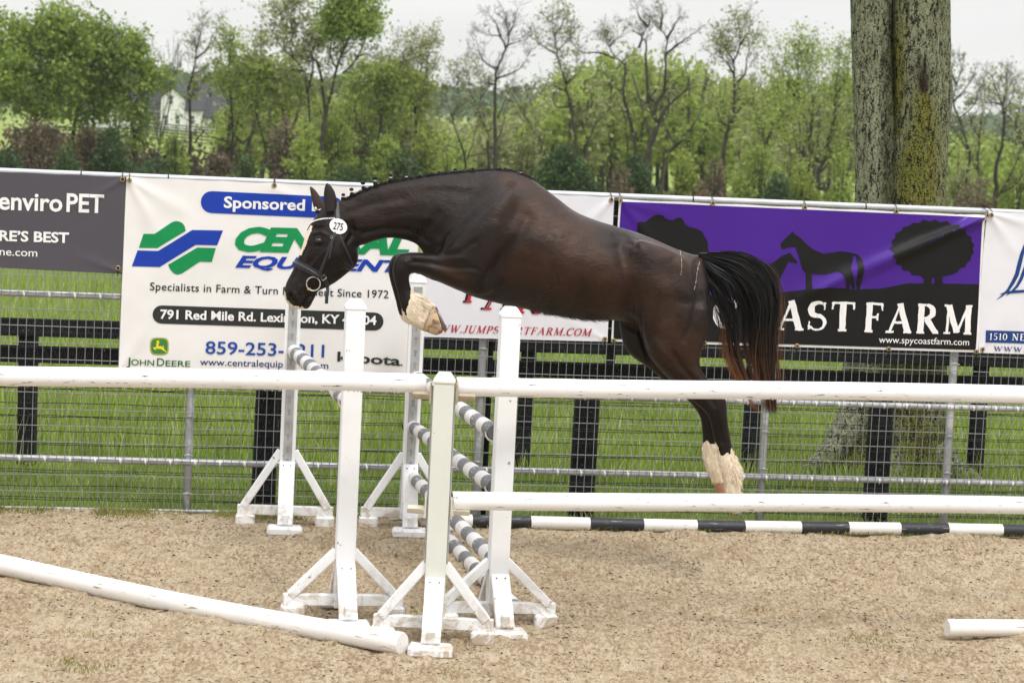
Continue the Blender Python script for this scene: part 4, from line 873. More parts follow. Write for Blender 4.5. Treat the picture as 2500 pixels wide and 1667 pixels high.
blaze = inpoly([(740, 548), (760, 553), (757, 566), (751, 580), (745, 592), (740, 606), (735, 620), (715, 612), (730, 560)], jx*3, jx*5) & (np.abs(LAT) < .045)
snip = inpoly([(680, 700), (696, 712), (701, 731), (711, 743), (724, 749), (742, 752), (744, 772), (680, 772)], jx*3, jx*3)
pink = inpoly([(720, 756), (752, 752), (752, 775), (716, 775)])
blaze = inpoly([(738, 546), (763, 552), (759, 566), (753, 580), (747, 593), (741, 607), (736, 622), (715, 622), (730, 560)], jx*2, jx*4) & (np.abs(LAT) < .06)
white = (sock | blaze | snip).astype(float)*.95
brown = np.zeros(nv)
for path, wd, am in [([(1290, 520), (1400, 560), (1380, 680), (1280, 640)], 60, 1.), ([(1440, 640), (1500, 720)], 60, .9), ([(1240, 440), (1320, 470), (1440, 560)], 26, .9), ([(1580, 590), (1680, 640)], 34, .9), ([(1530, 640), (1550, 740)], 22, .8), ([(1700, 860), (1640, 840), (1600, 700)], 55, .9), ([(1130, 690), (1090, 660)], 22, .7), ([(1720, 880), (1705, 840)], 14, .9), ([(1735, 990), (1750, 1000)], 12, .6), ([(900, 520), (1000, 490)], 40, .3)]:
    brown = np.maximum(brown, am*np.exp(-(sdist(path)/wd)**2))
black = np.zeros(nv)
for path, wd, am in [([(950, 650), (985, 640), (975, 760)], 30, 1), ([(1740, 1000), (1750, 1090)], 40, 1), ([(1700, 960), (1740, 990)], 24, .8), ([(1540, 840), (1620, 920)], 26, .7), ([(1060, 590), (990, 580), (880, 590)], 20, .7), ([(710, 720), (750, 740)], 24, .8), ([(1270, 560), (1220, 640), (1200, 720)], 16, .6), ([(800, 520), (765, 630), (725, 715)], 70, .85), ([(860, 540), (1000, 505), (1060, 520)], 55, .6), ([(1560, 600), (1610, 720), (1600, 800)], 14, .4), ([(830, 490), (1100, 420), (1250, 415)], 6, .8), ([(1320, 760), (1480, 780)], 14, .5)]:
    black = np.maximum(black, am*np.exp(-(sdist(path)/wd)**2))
ca = body.color_attributes.new('coat', 'FLOAT_COLOR', 'POINT'); arr = np.stack([brown, white, black, np.ones(nv)], 1).astype(np.float32); ca.data.foreach_set('color', arr.ravel())
t = NT('horse_coat'); at = t.attr('coat'); sp = t.n('SeparateColor'); t.l(at, sp.inputs[0])
z1 = t.noise(3.2, 5, .6); z2 = t.noise(150, 3, .7, (.35, 1, 1.3)); z3 = t.noise(15, 4, .6); z4 = t.noise(300, 2, .8, (.5, 1, 1)); zm = t.noise(34, 5, .7, (.5, 1, 1.2), dist=.6); zl_ = t.noise(6, 4, .6); zs_ = t.noise(60, 4, .6, (1, 1, .3))
c = t.mix(t.ramp(z1, [(.3, 0.), (.7, 1.)]), (.0036, .0027, .0025), (.0085, .0058, .0050))
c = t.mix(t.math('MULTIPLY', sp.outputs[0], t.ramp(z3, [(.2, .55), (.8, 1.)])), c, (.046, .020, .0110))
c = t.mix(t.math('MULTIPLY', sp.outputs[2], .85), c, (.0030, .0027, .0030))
c = t.mix(t.ramp(zm, [(.35, .6), (.6, 0.)]), c, t.mix(1.0, c, .45, 'MULTIPLY')); c = t.mix(t.ramp(zl_, [(.5, 0.), (.72, .6)]), c, t.mix(1.0, c, 1.9, 'MULTIPLY'))
c = t.mix(t.ramp(z2, [(.35, .55), (.65, 0.)]), c, t.mix(1.0, c, .55, 'MULTIPLY'))
c = t.mix(t.ramp(z4, [(.4, .35), (.65, 0.)]), c, t.mix(1.0, c, 1.7, 'MULTIPLY'))
wc = t.mix(t.ramp(zs_, [(.35, 0.), (.7, 1.)]), (.66, .54, .37), (.88, .80, .66))
wc = t.mix(t.ramp(z3, [(.62, 0.), (.74, .7)]), wc, (.45, .32, .18))
c = t.mix(t.ramp(t.math('ADD', sp.outputs[1], t.math('MULTIPLY', t.math('SUBTRACT', zs_, .5), .6)), [(.40, 0.), (.56, 1.)]), c, wc)
hb = t.math('ADD', t.math('ADD', t.math('MULTIPLY', z2, .5), t.math('MULTIPLY', z4, .3)), t.math('ADD', t.math('MULTIPLY', zm, 1.3), t.math('MULTIPLY', zl_, 3.)))
M_COAT = t.fin(c, t.math('ADD', t.ramp(zl_, [(.35, .27), (.65, .44)]), t.math('MULTIPLY', sp.outputs[1], .3)), hb, .6, .005, .30); t.b.inputs['Specular Tint'].default_value = (1, .86, .78, 1); t.b.inputs['Sheen Weight'].default_value = .02; t.b.inputs['Sheen Roughness'].default_value = .35; t.b.inputs['Sheen Tint'].default_value = (.75, .7, .72, 1)
base = hp(1250, 700); base.z = 0
horse = empty('horse', base, 'dark bay horse with white socks and braided mane jumping left over the poles', 'horse')
body.polygons.foreach_set('use_smooth', [True]*len(body.polygons))
bo = link('body', body, M_COAT, horse)
bvh = BVHTree.FromPolygons([tuple(v) for v in V], [tuple(p.vertices) for p in body.polygons])
def surf(px, py, lift=.0):
    d = ray(px, py).normalized(); h = bvh.ray_cast(CAM, d)
    if h[0] is None:
        P = hp(px, py, 0); h = bvh.find_nearest(P); return h[0]+h[1]*lift, h[1]
    return h[0]+h[1]*lift, h[1]
def mir(P): return P-HN*(2*lat_of(P))
def mirn(n): return n-HN*(2*n.dot(HN))
# ears
M_EAR = NT('ear_hide'); t = M_EAR; z = t.noise(60, 3); M_EAR = t.fin(t.mix(z, (.010, .008, .0075), (.022, .015, .013)), .6, z, .3, .003, .3)
M_EARB = NT('ear_inside'); t = M_EARB; z = t.noise(60, 3); M_EARB = t.fin(t.mix(z, (.03, .018, .014), (.06, .036, .028)), .7, z, .3, .003, .3)
def ear(L, Rr, tip, lat, open_):
    b = MB(); n = 9; N = 14
    for i in range(n):
        f = i/(n-1); x0 = np.interp(f, [p[0] for p in L], [p[1] for p in L]); y0 = np.interp(f, [p[0] for p in L], [p[2] for p in L]); x1 = np.interp(f, [p[0] for p in Rr], [p[1] for p in Rr]); y1 = np.interp(f, [p[0] for p in Rr], [p[2] for p in Rr])
        A = hp(x0, y0, lat); Bp = hp(x1, y1, lat); C = (A+Bp)/2; h = (Bp-A)/2; th_ = .026*(1-f)**.5+.003
        for k in range(N):
            a = 2*math.pi*k/N; s_ = math.sin(a); inward = open_*s_ > 0
            b.v.append(tuple(C+h*math.cos(a)+HN*(s_*th_*(-.25 if inward else 1))))
    for i in range(n-1):
        for k in range(N): b.f.append((i*N+k, i*N+(k+1) % N, (i+1)*N+(k+1) % N, (i+1)*N+k))
    b.f.append(tuple((n-1)*N+k for k in range(N))); b.m = [0]*len(b.f)
    return b
ear([(0, 793, 518), (.2, 790.5, 497), (.45, 790, 477), (.7, 792, 460), (.9, 795, 450), (1, 798, 447)], [(0, 821, 512), (.2, 823, 497), (.45, 819.5, 474), (.7, 812.5, 459), (.9, 804, 449.5), (1, 799, 447)], 0, -.058, 1).build('ear', M_EAR, horse, smooth=True)
ear([(0, 768, 513), (.2, 763.5, 498), (.45, 760, 482), (.7, 757.5, 467), (.9, 756, 458), (1, 757, 455.5)], [(0, 796, 506), (.2, 790, 494), (.45, 781, 479), (.7, 771, 465), (.9, 762, 457), (1, 758, 455.5)], 0, .058, 1).build('ear', M_EARB, horse, smooth=True)
# eyes
M_EYE = NT('horse_eye'); M_EYE = M_EYE.fin((.006, .005, .005), .06, spec=.7)
def sphere(c, r, sx=(1, 1, 1), n=14):
    bm = bmesh.new(); bmesh.ops.create_uvsphere(bm, u_segments=n, v_segments=n//2+2, radius=1); b = MB()
    bm.verts.ensure_lookup_table(); b.add([Vector(c)+Vector((v.co.x*r*sx[0], v.co.y*r*sx[1], v.co.z*r*sx[2])) for v in bm.verts], [[v.index for v in f.verts] for f in bm.faces]); bm.free(); return b
P, n_ = surf(777.5, 587.5); sphere(P-n_*.006, .016, (1.3, 1, .95)).build('eye', M_EYE, horse, smooth=True); P2 = mir(P); sphere(P2-mirn(n_)*.006, .016, (1.3, 1, .95)).build('eye', M_EYE, horse, smooth=True)
b = MB()
lid = [surf(777.5+9*math.cos(a), 587.5+6.2*math.sin(a)-(1.2 if math.sin(a) < 0 else 0), .0015)[0] for a in np.linspace(math.pi, 2*math.pi, 9)]; b.tube(lid, [.001, .004, .0052, .0058, .006, .0055, .005, .004, .001], 7)
for sg, nm in ((0, 'eyelid'),):
    b.build('eyelid', M_COAT, horse, smooth=True)
b = MB(); lid = [surf(777.5+9*math.cos(a), 588+6*math.sin(a), .001)[0] for a in np.linspace(0, math.pi, 9)]; b.tube(lid, [.001, .003, .0035, .004, .004, .0035, .003, .003, .001], 7); b.build('eyelid', M_COAT, horse, smooth=True)
M_NOS = NT('nostril_dark'); M_NOS = M_NOS.fin((.004, .0035, .0035), .6)
P, n_ = surf(711.5, 728); sphere(P+n_*.0005, .0115, (.55, .45, 1.0)).build('nostril', M_NOS, horse, smooth=True)
# hooves and shoes
t = NT('pale_hoof'); z = t.noise(14, 5, .6); z2 = t.noise(22, 5, .65); c = t.mix(t.ramp(z, [(.35, 0.), (.6, 1.)]), (.62, .40, .19), (.50, .38, .26)); c = t.mix(t.ramp(z2, [(.50, 0.), (.60, .9)]), c, (.16, .10, .06)); M_HOOF = t.fin(c, .6, z2, .3, .004, .3)
t = NT('brown_hoof'); z = t.noise(9, 5, .6); M_HOOF2 = t.fin(t.mix(z, (.40, .22, .12), (.30, .17, .10)), .5, z, .3, .004, .3)
M_SHOE = plain('steel_shoe', (.20, .19, .18), .45, .25, 40, metal=.6)
def hoof(secs, mt, shoe, N=20):
    b = MB(); loft(b, secs, N, 4); o = b.build('hoof', mt, horse, smooth=True, angle=55)
    b = MB(); loft(b, shoe, N, 2); b.build('horseshoe', M_SHOE, o, angle=40)
hoof([(1034, 805, 1055, 746, .040, -.125), (1046, 812, 1058, 746, .048, -.125), (1064, 818, 1061, 749, .054, -.125), (1079, 812.5, 1064.5, 753, .052, -.125)], M_HOOF, [(1083, 808, 1062.5, 749.5, .054, -.125), (1085, 808.5, 1063.5, 748.5, .056, -.125), (1092, 806.5, 1066, 749, .054, -.125)])
hoof([(1021, 801, 1042, 744, .040, .115), (1034, 808, 1046, 744, .048, .115), (1052, 812, 1049, 747, .054, .115), (1066, 806, 1052, 751, .052, .115)], M_HOOF, [(1066, 804, 1052, 751, .054, .115), (1069, 803, 1054, 750, .054, .115)])
hoof([(1768, 1202, 1813, 1201, .042, -.10), (1770, 1222, 1814, 1216, .05, -.10), (1778, 1241, 1810, 1233, .052, -.10), (1786, 1253, 1806, 1247, .048, -.10)], M_HOOF, [(1788, 1254, 1808, 1248, .05, -.10), (1790, 1256, 1810, 1250, .05, -.10)])
hoof([(1742, 1181, 1774, 1177, .038, .11), (1747, 1200, 1782, 1194, .046, .11), (1757, 1222, 1784, 1214, .05, .11), (1766, 1234, 1784, 1228, .046, .11)], M_HOOF2, [(1767, 1236, 1786, 1230, .048, .11), (1769, 1238, 1788, 1232, .048, .11)])
# ---- bridle
M_LEATHER = plain('black_leather', (.022, .024, .029), .38, .2, 50, .5, bstr=.25); M_CROWN = plain('grey_worn_leather', (.085, .09, .10), .5, .15, 50)
M_STEEL = NT('bit_steel'); M_STEEL = M_STEEL.fin((.62, .60, .56), .28, metal=.9); M_STONE = NT('browband_crystal'); M_STONE = M_STONE.fin((.85, .86, .88), .2, spec=.8)
M_DISC = NT('number_disc_white'); M_DISC = M_DISC.fin((.82, .82, .80), .4)
def strip(pts, nrm, wd, th, closed=False):
    b = MB(); n = len(pts); V = []
    for i in range(n):
        a = pts[(i-1) % n] if closed else pts[max(i-1, 0)]; c = pts[(i+1) % n] if closed else pts[min(i+1, n-1)]; tg = (c-a).normalized(); sd = nrm[i].cross(tg).normalized(); nn = tg.cross(sd)
        if nn.dot(nrm[i]) < 0: nn = -nn
        V += [pts[i]-sd*wd/2, pts[i]+sd*wd/2, pts[i]+sd*wd*.42+nn*th, pts[i]-sd*wd*.42+nn*th]
    F = []; m_ = n if closed else n-1
    for i in range(m_):
        j = (i+1) % n
        for k in range(4): F.append((4*i+k, 4*i+(k+1) % 4, 4*j+(k+1) % 4, 4*j+k))
    if not closed: F += [(3, 2, 1, 0), tuple(4*n-4+k for k in range(4))]
    b.add(V, F); return b
def path(px, n=18):
    P = catmull(px, 6); idx = np.linspace(0, len(P)-1, n).astype(int); R = [surf(*P[i], .001) for i in idx]
    pts = [r_[0] for r_ in R]; ns = [r_[1] for r_ in R]
    for _ in range(2): pts = [pts[0]]+[(pts[i-1]+pts[i]*2+pts[i+1])/4 for i in range(1, n-1)]+[pts[-1]]; ns = [ns[0]]+[(ns[i-1]+ns[i]*2+ns[i+1]).normalized() for i in range(1, n-1)]+[ns[-1]]
    return pts, ns
def sym(pts, ns): return pts[::-1]+[mir(p) for p in pts], ns[::-1]+[mirn(n) for n in ns]
bridle = empty('bridle', base, 'black leather bridle with crystal browband, steel bit ring and white number disc 275', 'bridle')
def bp(mb, name, mat, smooth=True, parent=None): return mb.build(name, mat, parent or bridle, smooth=smooth)
def bs(mb, name, mat): return mb.build(name, mat, bridle, angle=50)
p, n = path([(823, 497), (823.5, 515), (825, 536)], 8); p, n = sym(p, n); bs(strip(p, n, .020, .004), 'crown_strap', M_CROWN)
p, n = path([(745, 559), (752, 552), (768, 541), (790, 535), (816, 534)], 16); pp, nn = sym(p[::-1], n[::-1]); bs(strip(pp, nn, .017, .004), 'browband', M_LEATHER)
b = MB()
for k in range(30):
    f = k/29*(len(p)-1.001); i = int(f); q_ = p[i].lerp(p[i+1], f-i)+n[i]*.005; s_ = sphere(q_, .0042, n=8); b.add(s_.v, s_.f)
o_ = bp(b, 'crystals', M_STONE); o_['kind'] = 'stuff'
p, n = path([(820, 566), (808, 592), (795, 628), (786, 652), (777, 676)], 16); bs(strip(p, n, .014, .004), 'cheek_strap', M_LEATHER)
bs(strip([mir(x) for x in p], [mirn(x) for x in n], .014, .004), 'cheek_strap', M_LEATHER)
p2, n2 = path([(812, 580), (808, 605), (805, 631)], 8); bs(strip([a+c_*.003 for a, c_ in zip(p2, n2)], n2, .011, .003), 'strap_end', M_LEATHER)
p, n = path([(828, 570), (838, 595), (852, 625), (864, 652)], 14); pp, nn = sym(p[::-1], n[::-1]); bs(strip(pp, nn, .010, .003), 'throat_lash', M_LEATHER)
p, n = path([(715, 643), (722, 643), (740, 651), (760, 661), (780, 674)], 18); pp, nn = sym(p[::-1], n[::-1]); o_ = bs(strip(pp, nn, .038, .007), 'noseband', M_LEATHER)
b = MB(); b.tube([a+c_*.009 for a, c_ in zip(pp, nn)], .0095, 8); b.build('nose_padding', M_CROWN if False else M_LEATHER, o_, smooth=True)
p, n = path([(784, 672), (791, 680), (798, 692), (801, 704)], 10); bs(strip(p, n, .019, .005), 'chin_strap', M_LEATHER)
e = p[-1]; q_ = [e, hp(800, 712, lat_of(e)-.01), hp(798, 724, lat_of(e)-.012), hp(797, 741, lat_of(e)-.008)]; bs(strip(q_, [-HN]*4, .018, .004), 'strap_end', M_LEATHER)
def buckle(px, py, w_, h_, a, r=.0022):
    P, n_ = surf(px, py, .009); pts = []
    for (x, y) in ((-1, -1), (1, -1), (1, 1), (-1, 1), (-1, -1)):
        xx = x*w_*math.cos(a)-y*h_*math.sin(a); yy = x*w_*math.sin(a)+y*h_*math.cos(a); pts.append(P+HC*xx+Vector((0, 0, yy)))
    b = MB(); b.tube(pts, r, 6); bp(b, 'buckle', M_STEEL)
buckle(789, 676, .013, .011, .7); buckle(801, 703, .011, .009, .4); buckle(809, 580, .006, .006, .4, .0015)
lt = lat_of(surf(765, 693)[0])-.012; cc = hp(765, 693, lt); b = MB(); b.tube([cc+HC*(.037*math.cos(a))+Vector((0, 0, .037*math.sin(a))) for a in np.linspace(0, 2*math.pi, 25)], .0034, 8, False); bp(b, 'bit_ring', M_STEEL)
b = MB(); b.tube([mir(cc)+HC*(.037*math.cos(a))+Vector((0, 0, .037*math.sin(a))) for a in np.linspace(0, 2*math.pi, 25)], .0034, 8, False); bp(b, 'bit_ring', M_STEEL)
b = sphere(hp(754.5, 706, lt+.004), .009, (1.3, 1, .8), 10); bp(b, 'bit_mouthpiece', plain('brass_bit', (.50, .36, .17), .4, .2, metal=.5))
# number disc
P, n_ = surf(826, 552); lt = lat_of(P)-.012; cc = hp(826, 552.5, lt); b = MB(); N = 32; X_ = HC; Z_ = Vector((0, 0, 1)); fr = []; bk = []
nn = (-HN*.97+Vector((0, 0, .18))+HC*-.08).normalized(); X_ = Vector((0, 0, 1)).cross(nn).normalized()
if X_.dot(HC) < 0: X_ = -X_
Z_ = X_.cross(nn) if X_.cross(nn).z > 0 else -X_.cross(nn)
ang = -.42; ex = X_*math.cos(ang)+Z_*math.sin(ang); ez = -X_*math.sin(ang)+Z_*math.cos(ang)
for k in range(N): a = 2*math.pi*k/N; v = cc+ex*(.0485*math.cos(a))+ez*(.040*math.sin(a)); fr.append(v+nn*.002); bk.append(v-nn*.002)
b.add(fr+bk, [tuple(range(N)), tuple(range(2*N-1, N-1, -1))]+[(k, N+k, N+(k+1) % N, (k+1) % N) for k in range(N)]); disc = b.build('number_disc', M_DISC, bridle, bevel=0)
cu = bpy.data.curves.new('t', 'FONT'); cu.body = '275'; cu.offset = .018; ob = bpy.data.objects.new('t', cu); COL.objects.link(ob); bpy.context.view_layer.update()
tm = bpy.data.meshes.new_from_object(ob.evaluated_get(bpy.context.evaluated_depsgraph_get())); bpy.data.objects.remove(ob); bpy.data.curves.remove(cu)
x0 = min(v.co.x for v in tm.vertices); x1 = max(v.co.x for v in tm.vertices); a2 = -.13; ex2 = X_*math.cos(a2)+Z_*math.sin(a2); ez2 = -X_*math.sin(a2)+Z_*math.cos(a2)
for v in tm.vertices: v.co = cc+ex2*(((v.co.x-x0)/(x1-x0)-.5)*.052)+ez2*((v.co.y/.73-.5)*.040)+nn*.0032
link('lettering', tm, I_BLACK, disc)
# ---- hair: strands as slim ribbons
def strands(paths, wd, taper=.8, seed=1, rnd=.25):
    r_ = np.random.default_rng(seed); P = np.asarray(paths); n, m, _ = P.shape; Tg = np.gradient(P, axis=1); sd = r_.standard_normal((n, 1, 3)); sd = np.cross(Tg, np.broadcast_to(sd, P.shape)); sd /= np.linalg.norm(sd, axis=2, keepdims=True)+1e-9
    w_ = (wd*(.6+.8*r_.random((n, 1)))*(1-taper*np.linspace(0, 1, m)[None]**1.5))[..., None]
    A = P-sd*w_/2; B_ = P+sd*w_/2; V = np.stack([A, B_], 2).reshape(-1, 3); i = (np.arange(n)[:, None]*m+np.arange(m-1)[None]).ravel()*2
    return V, np.stack([i, i+1, i+3, i+2], 1), np.repeat(np.arange(n*m), 2)
def hair_mat(name):
    t = NT(name); at = t.attr('tone'); g = t.n('NewGeometry'); rr = g.outputs['Random Per Island']; c = t.mix(t.ramp(rr, [(0, .65), (1, 1.25)]), 0.0, at, 'MIX'); 
    c = t.mix(1.0, at, t.ramp(rr, [(0., .55), (1., 1.5)]), 'MULTIPLY'); t.fin(c, .42, spec=.35); return t.m
M_HAIR = hair_mat('long_hair')
def hair_obj(name, paths, wd, tone, parent, taper=.8, seed=1):
    V, Q, idx = strands(paths, wd, taper, seed); me = mesh_np(name, V, Q, True); ca = me.color_attributes.new('tone', 'FLOAT_COLOR', 'POINT'); T = np.asarray(tone).reshape(-1, 3)[idx]; T = np.concatenate([T, np.ones((len(T), 1))], 1).astype(np.float32)
    if len(T) == len(me.vertices): ca.data.foreach_set('color', T.ravel())
    o = link(name, me, M_HAIR, parent); return o
def hpn(px, py, lat):
    d = np.array(F_)[None]+np.outer((px-1250)/FPX, np.array(R_))-np.outer((py-833.5)/FPX, np.array(U_)); t_ = (HD+lat)/(d@np.array(HN)); return np.array(CAM)+d*t_[:, None]
outer = catmull([(1704, 619), (1740, 618), (1778, 617), (1818, 623), (1850, 641), (1874, 668), (1888, 703), (1893, 742), (1890, 800), (1886, 850), (1888, 905), (1894, 960), (1890, 1010)], 6)
inner = catmull([(1706, 634), (1713, 655), (1724, 683), (1736, 708), (1746, 733), (1757, 760), (1770, 790), (1776, 820), (1782, 855), (1793, 890), (1810, 925), (1830, 965), (1850, 1000)], 6)
r_ = np.random.default_rng(21)
def tail_paths(n, m, v, spread, a0=0, a1=1, latsp=.035, wob=5):
    s_ = np.linspace(0, 1, m); P = np.zeros((n, m, 3)); L = len(outer); 
    for k in range(n):
        st = a0[k]; en = a1[k]; tt = (st+(en-st)*s_)*(L-1); i = np.clip(tt.astype(int), 0, L-2); f = (tt-i)[:, None]
        O = outer[i]*(1-f)+outer[i+1]*f; I_ = inner[i]*(1-f)+inner[i+1]*f; vv_ = np.clip(v[k]+spread[k]*s_, -.15, 1.12)[:, None]; X = O*(1-vv_)+I_*vv_
        ph = r_.random()*6.28; X = X+np.stack([np.sin(s_*4+ph), np.cos(s_*3+ph)], 1)*wob*s_[:, None]*r_.random()
        la = r_.normal(0, 1)*latsp*(.35+s_)*(1-.3*s_); P[k] = hpn(X[:, 0], X[:, 1], la*np.ones(m) if np.isscalar(la) else la)
    return P
n = 3900; m = 18; NC = 70; cv = np.concatenate([r_.random(NC//2)*.5, r_.random(NC-NC//2)]); ce = np.clip(.76+.34*r_.random(NC)-.05*cv, 0, 1.0); ca0 = r_.random(NC)*.15*(1-cv); ci = r_.integers(0, NC, n)
v = cv[ci]+r_.normal(0, .035, n); a0 = ca0[ci]+.02*r_.random(n); a1 = np.clip(ce[ci]-.26*r_.random(n)**1.6, 0, 1)
# leave the see-through gap in the inner middle of the tail
gap = (v > .50) & (v < .84) & (np.random.default_rng(5).random(NC)[ci] < .6); a1[gap] = .36+.14*r_.random(gap.sum())
P = tail_paths(n, m, v, -(v-cv[ci])*.5+np.random.default_rng(8).normal(0, .09, NC)[ci], a0, a1)
wv = np.random.default_rng(9); ph_ = wv.random(NC)*6.28; am_ = wv.normal(0, .016, NC); sw_ = np.linspace(0, 1, m); P = P+(np.sin(sw_[None]*7+ph_[ci][:, None])*sw_[None]*am_[ci][:, None])[..., None]*np.array(HC)[None, None]+r_.normal(0, 1, (n, 1, 3))*(.004*sw_**2)[None, :, None]; s_ = np.linspace(0, 1, m)[None]
frac = (a0[:, None]+(a1-a0)[:, None]*s_); rust = np.clip((frac-.60)/.30, 0, 1)**1.2*np.clip(.0+v*1.1+np.random.default_rng(14).normal(0, .35, NC)[ci], .05, 1)[:, None]
bl = np.array([.0034, .0031, .0033]); ru = np.array([.20, .082, .032]); tone = bl[None, None]*(1-rust[..., None])+ru[None, None]*rust[..., None]
hair_obj('tail', P, .0042, tone, horse, .75, 2)
n = 260; v = np.where(r_.random(n) < .22, -.05-.05*r_.random(n), .9+.2*r_.random(n)); a0 = .3+.3*r_.random(n); a1 = np.clip(a0+.25+.3*r_.random(n), 0, 1); sprd = np.where(v < .5, -.22*r_.random(n), .2*r_.random(n)); P = tail_paths(n, m, v, sprd*1.5, a0, a1, .04, 26); frac = a0[:, None]+(a1-a0)[:, None]*s_; rust = np.clip((frac-.4)/.4, .2, 1); tone = bl[None, None]*(1-rust[..., None])+ru[None, None]*1.2*rust[..., None]; hair_obj('stray_hair', P, .0014, tone, horse, .6, 3)
# inner dark body of the tail hair
b = MB(); loft(b, [(1760, 621, 1752, 648, .022, 0), (1800, 629, 1788, 680, .028, 0), (1840, 652, 1812, 710, .03, 0), (1866, 692, 1836, 740, .03, 0), (1878, 740, 1840, 775, .028, 0), (1880, 800, 1842, 820, .024, 0), (1877, 860, 1846, 870, .018, 0), (1877, 900, 1860, 905, .01, 0)], 14); M_TAILC = NT('tail_core'); z = M_TAILC.noise(60, 4, .7, (1, 1, .15)); M_TAILC = M_TAILC.fin(M_TAILC.mix(z, (.002, .002, .002), (.006, .005, .005)), .7, z, 1.0, .01, spec=.1)
b.build('tail_core', M_TAILC, horse, smooth=True)
# sock and fetlock feather hair, belly fringe
idxs = np.where((white > .5) & sock)[0]; NRa = NR
def fringe(cand, n, length, dirf, tone_, wd, seed, name, out=.35, m=5):
    r_ = np.random.default_rng(seed); ii = r_.choice(cand, n); P0 = V[ii]+r_.normal(0, .002, (n, 3)); N_ = NRa[ii]; dv = dirf(ii, r_); dv = dv-N_*np.sum(dv*N_, 1, keepdims=True); dv /= np.linalg.norm(dv, axis=1, keepdims=True)+1e-9
    L = length*(.5+r_.random(n)); s2 = np.linspace(0, 1, m)[None, :, None]; o_ = (out*(.4+r_.random(n)))[:, None, None]
    P = P0[:, None]+dv[:, None]*s2*L[:, None, None]+N_[:, None]*(s2*o_-s2**2*o_*.5)*L[:, None, None]
    tn = tone_[0]*(1-r_.random((n, 1)))+0; k = r_.random((n, 1)); tn = np.array(tone_[0])*k+np.array(tone_[1])*(1-k); tone = np.repeat(tn[:, None], m, 1); return hair_obj(name, P, wd, tone, horse, .85, seed)
hc = np.array(HC); 
def d_sock(ii, r_):
    fl = PX[ii] < 1400; d = np.where(fl[:, None], hc*.75+np.array([0, 0, -.65]), hc*.22+np.array([0, 0, -1.0])); return d+r_.normal(0, .18, (len(ii), 3))
fringe(idxs, 7000, .022, d_sock, ((.92, .84, .70), (.78, .66, .48)), .0015, 31, 'sock_hair', .22)
back = np.where(sock & (((PX > 1786) & (PY > 1110) & (PY < 1180)) | ((PX > 1008) & (PX < 1052) & (PY < 752) & (NR@np.array(HC) > .2))))[0]
if len(back): fringe(back, 1500, .036, lambda ii, r_: d_sock(ii, r_)+hc*.3, ((.92, .85, .72), (.78, .66, .48)), .0018, 32, 'fetlock_feather', .6)
belly = np.where((NR[:, 2] < -.8) & (PX > 1290) & (PX < 1485) & (PY > 740))[0]
if len(belly): fringe(belly, 900, .022, lambda ii, r_: hc*.8+np.array([0, 0, -.4])+r_.normal(0, .2, (len(ii), 3)), ((.02, .014, .012), (.008, .006, .006)), .0016, 33, 'belly_hair', .7)
crest = np.where((NR[:, 2] > .55) & (np.abs(LAT) < .016) & (PX > 832) & (PX < 1300) & (PY < 490))[0]
if len(crest): fringe(crest, 3600, .015, lambda ii, r_: hc*.9+np.array([0, 0, .5])+r_.normal(0, .25, (len(ii), 3)), ((.007, .006, .006), (.018, .013, .012)), .0022, 34, 'mane_stubble', .9)
# braided buttons with white yarn
mane = []
M_MANE = plain('black_mane', (.009, .0075, .0075), .6, .3, 80, .3, bstr=.6, bdist=.006); M_YARN = plain('white_yarn', (.80, .79, .74), .7, .05, 80)
bt = [(838, 482, 7), (858, 470, 9), (886, 456, 13), (915, 445, 14), (953, 435, 9), (992, 432, 5), (1072, 424, 1), (1112, 418, 3), (1154, 416, 2), (1233, 417, 4), (1271, 423, 6)]
for (px, py, h) in bt:
    P, n_ = surf(px, py+5, 0); P = P-HN*lat_of(P)*.85; top = hp(px, py-h*.55, lat_of(P)); z0 = P
    g = MB(); s1 = sphere(P.lerp(top, .35), .0115, (1.15, 1, .9), 10); g.add(s1.v, s1.f); s2 = sphere(top+Vector((0, 0, .005)), .0075+.0004*h, (1.1, 1, .85), 10); g.add(s2.v, s2.f); o_ = g.build('braid', M_MANE, horse, smooth=True)
    g = MB(); a_ = P.lerp(top, .75); g.tube([a_-Vector((0, 0, .002)), a_+Vector((0, 0, .002))], .0078, 10); g.build('yarn', M_YARN, o_, smooth=True)
P, n_ = surf(772, 514, .004); s1 = sphere(P, .013, (1.2, 1, .8), 10); o_ = s1.build('braid', M_MANE, horse, smooth=True); g = MB(); q_ = hp(771, 509, lat_of(P)-.005); g.tube([q_-Vector((.004, 0, .003)), q_+Vector((.004, 0, .003))], .0075, 8); g.build('yarn', M_YARN, o_, smooth=True)
# dried foam streaks on the rump
M_CHALK = plain('chalk_streak', (.42, .36, .27), .8, .3, 200)
for pts in ([(1660, 612), (1664, 640), (1663.5, 662), (1661, 672)], [(1708, 640), (1702, 662), (1699, 685), (1694, 708)]):
    p, n = path(pts, 26); b = MB(); rr = random.Random(3)
    for i in range(0, 25):
        if rr.random() < .8: b.tube([p[i]+n[i]*.0005, p[i].lerp(p[i+1], .9)+n[i]*.0005], [.0014+.0016*rr.random(), .001], 5, True, 0, 1)
    b.build('dried_streak', M_CHALK, horse)
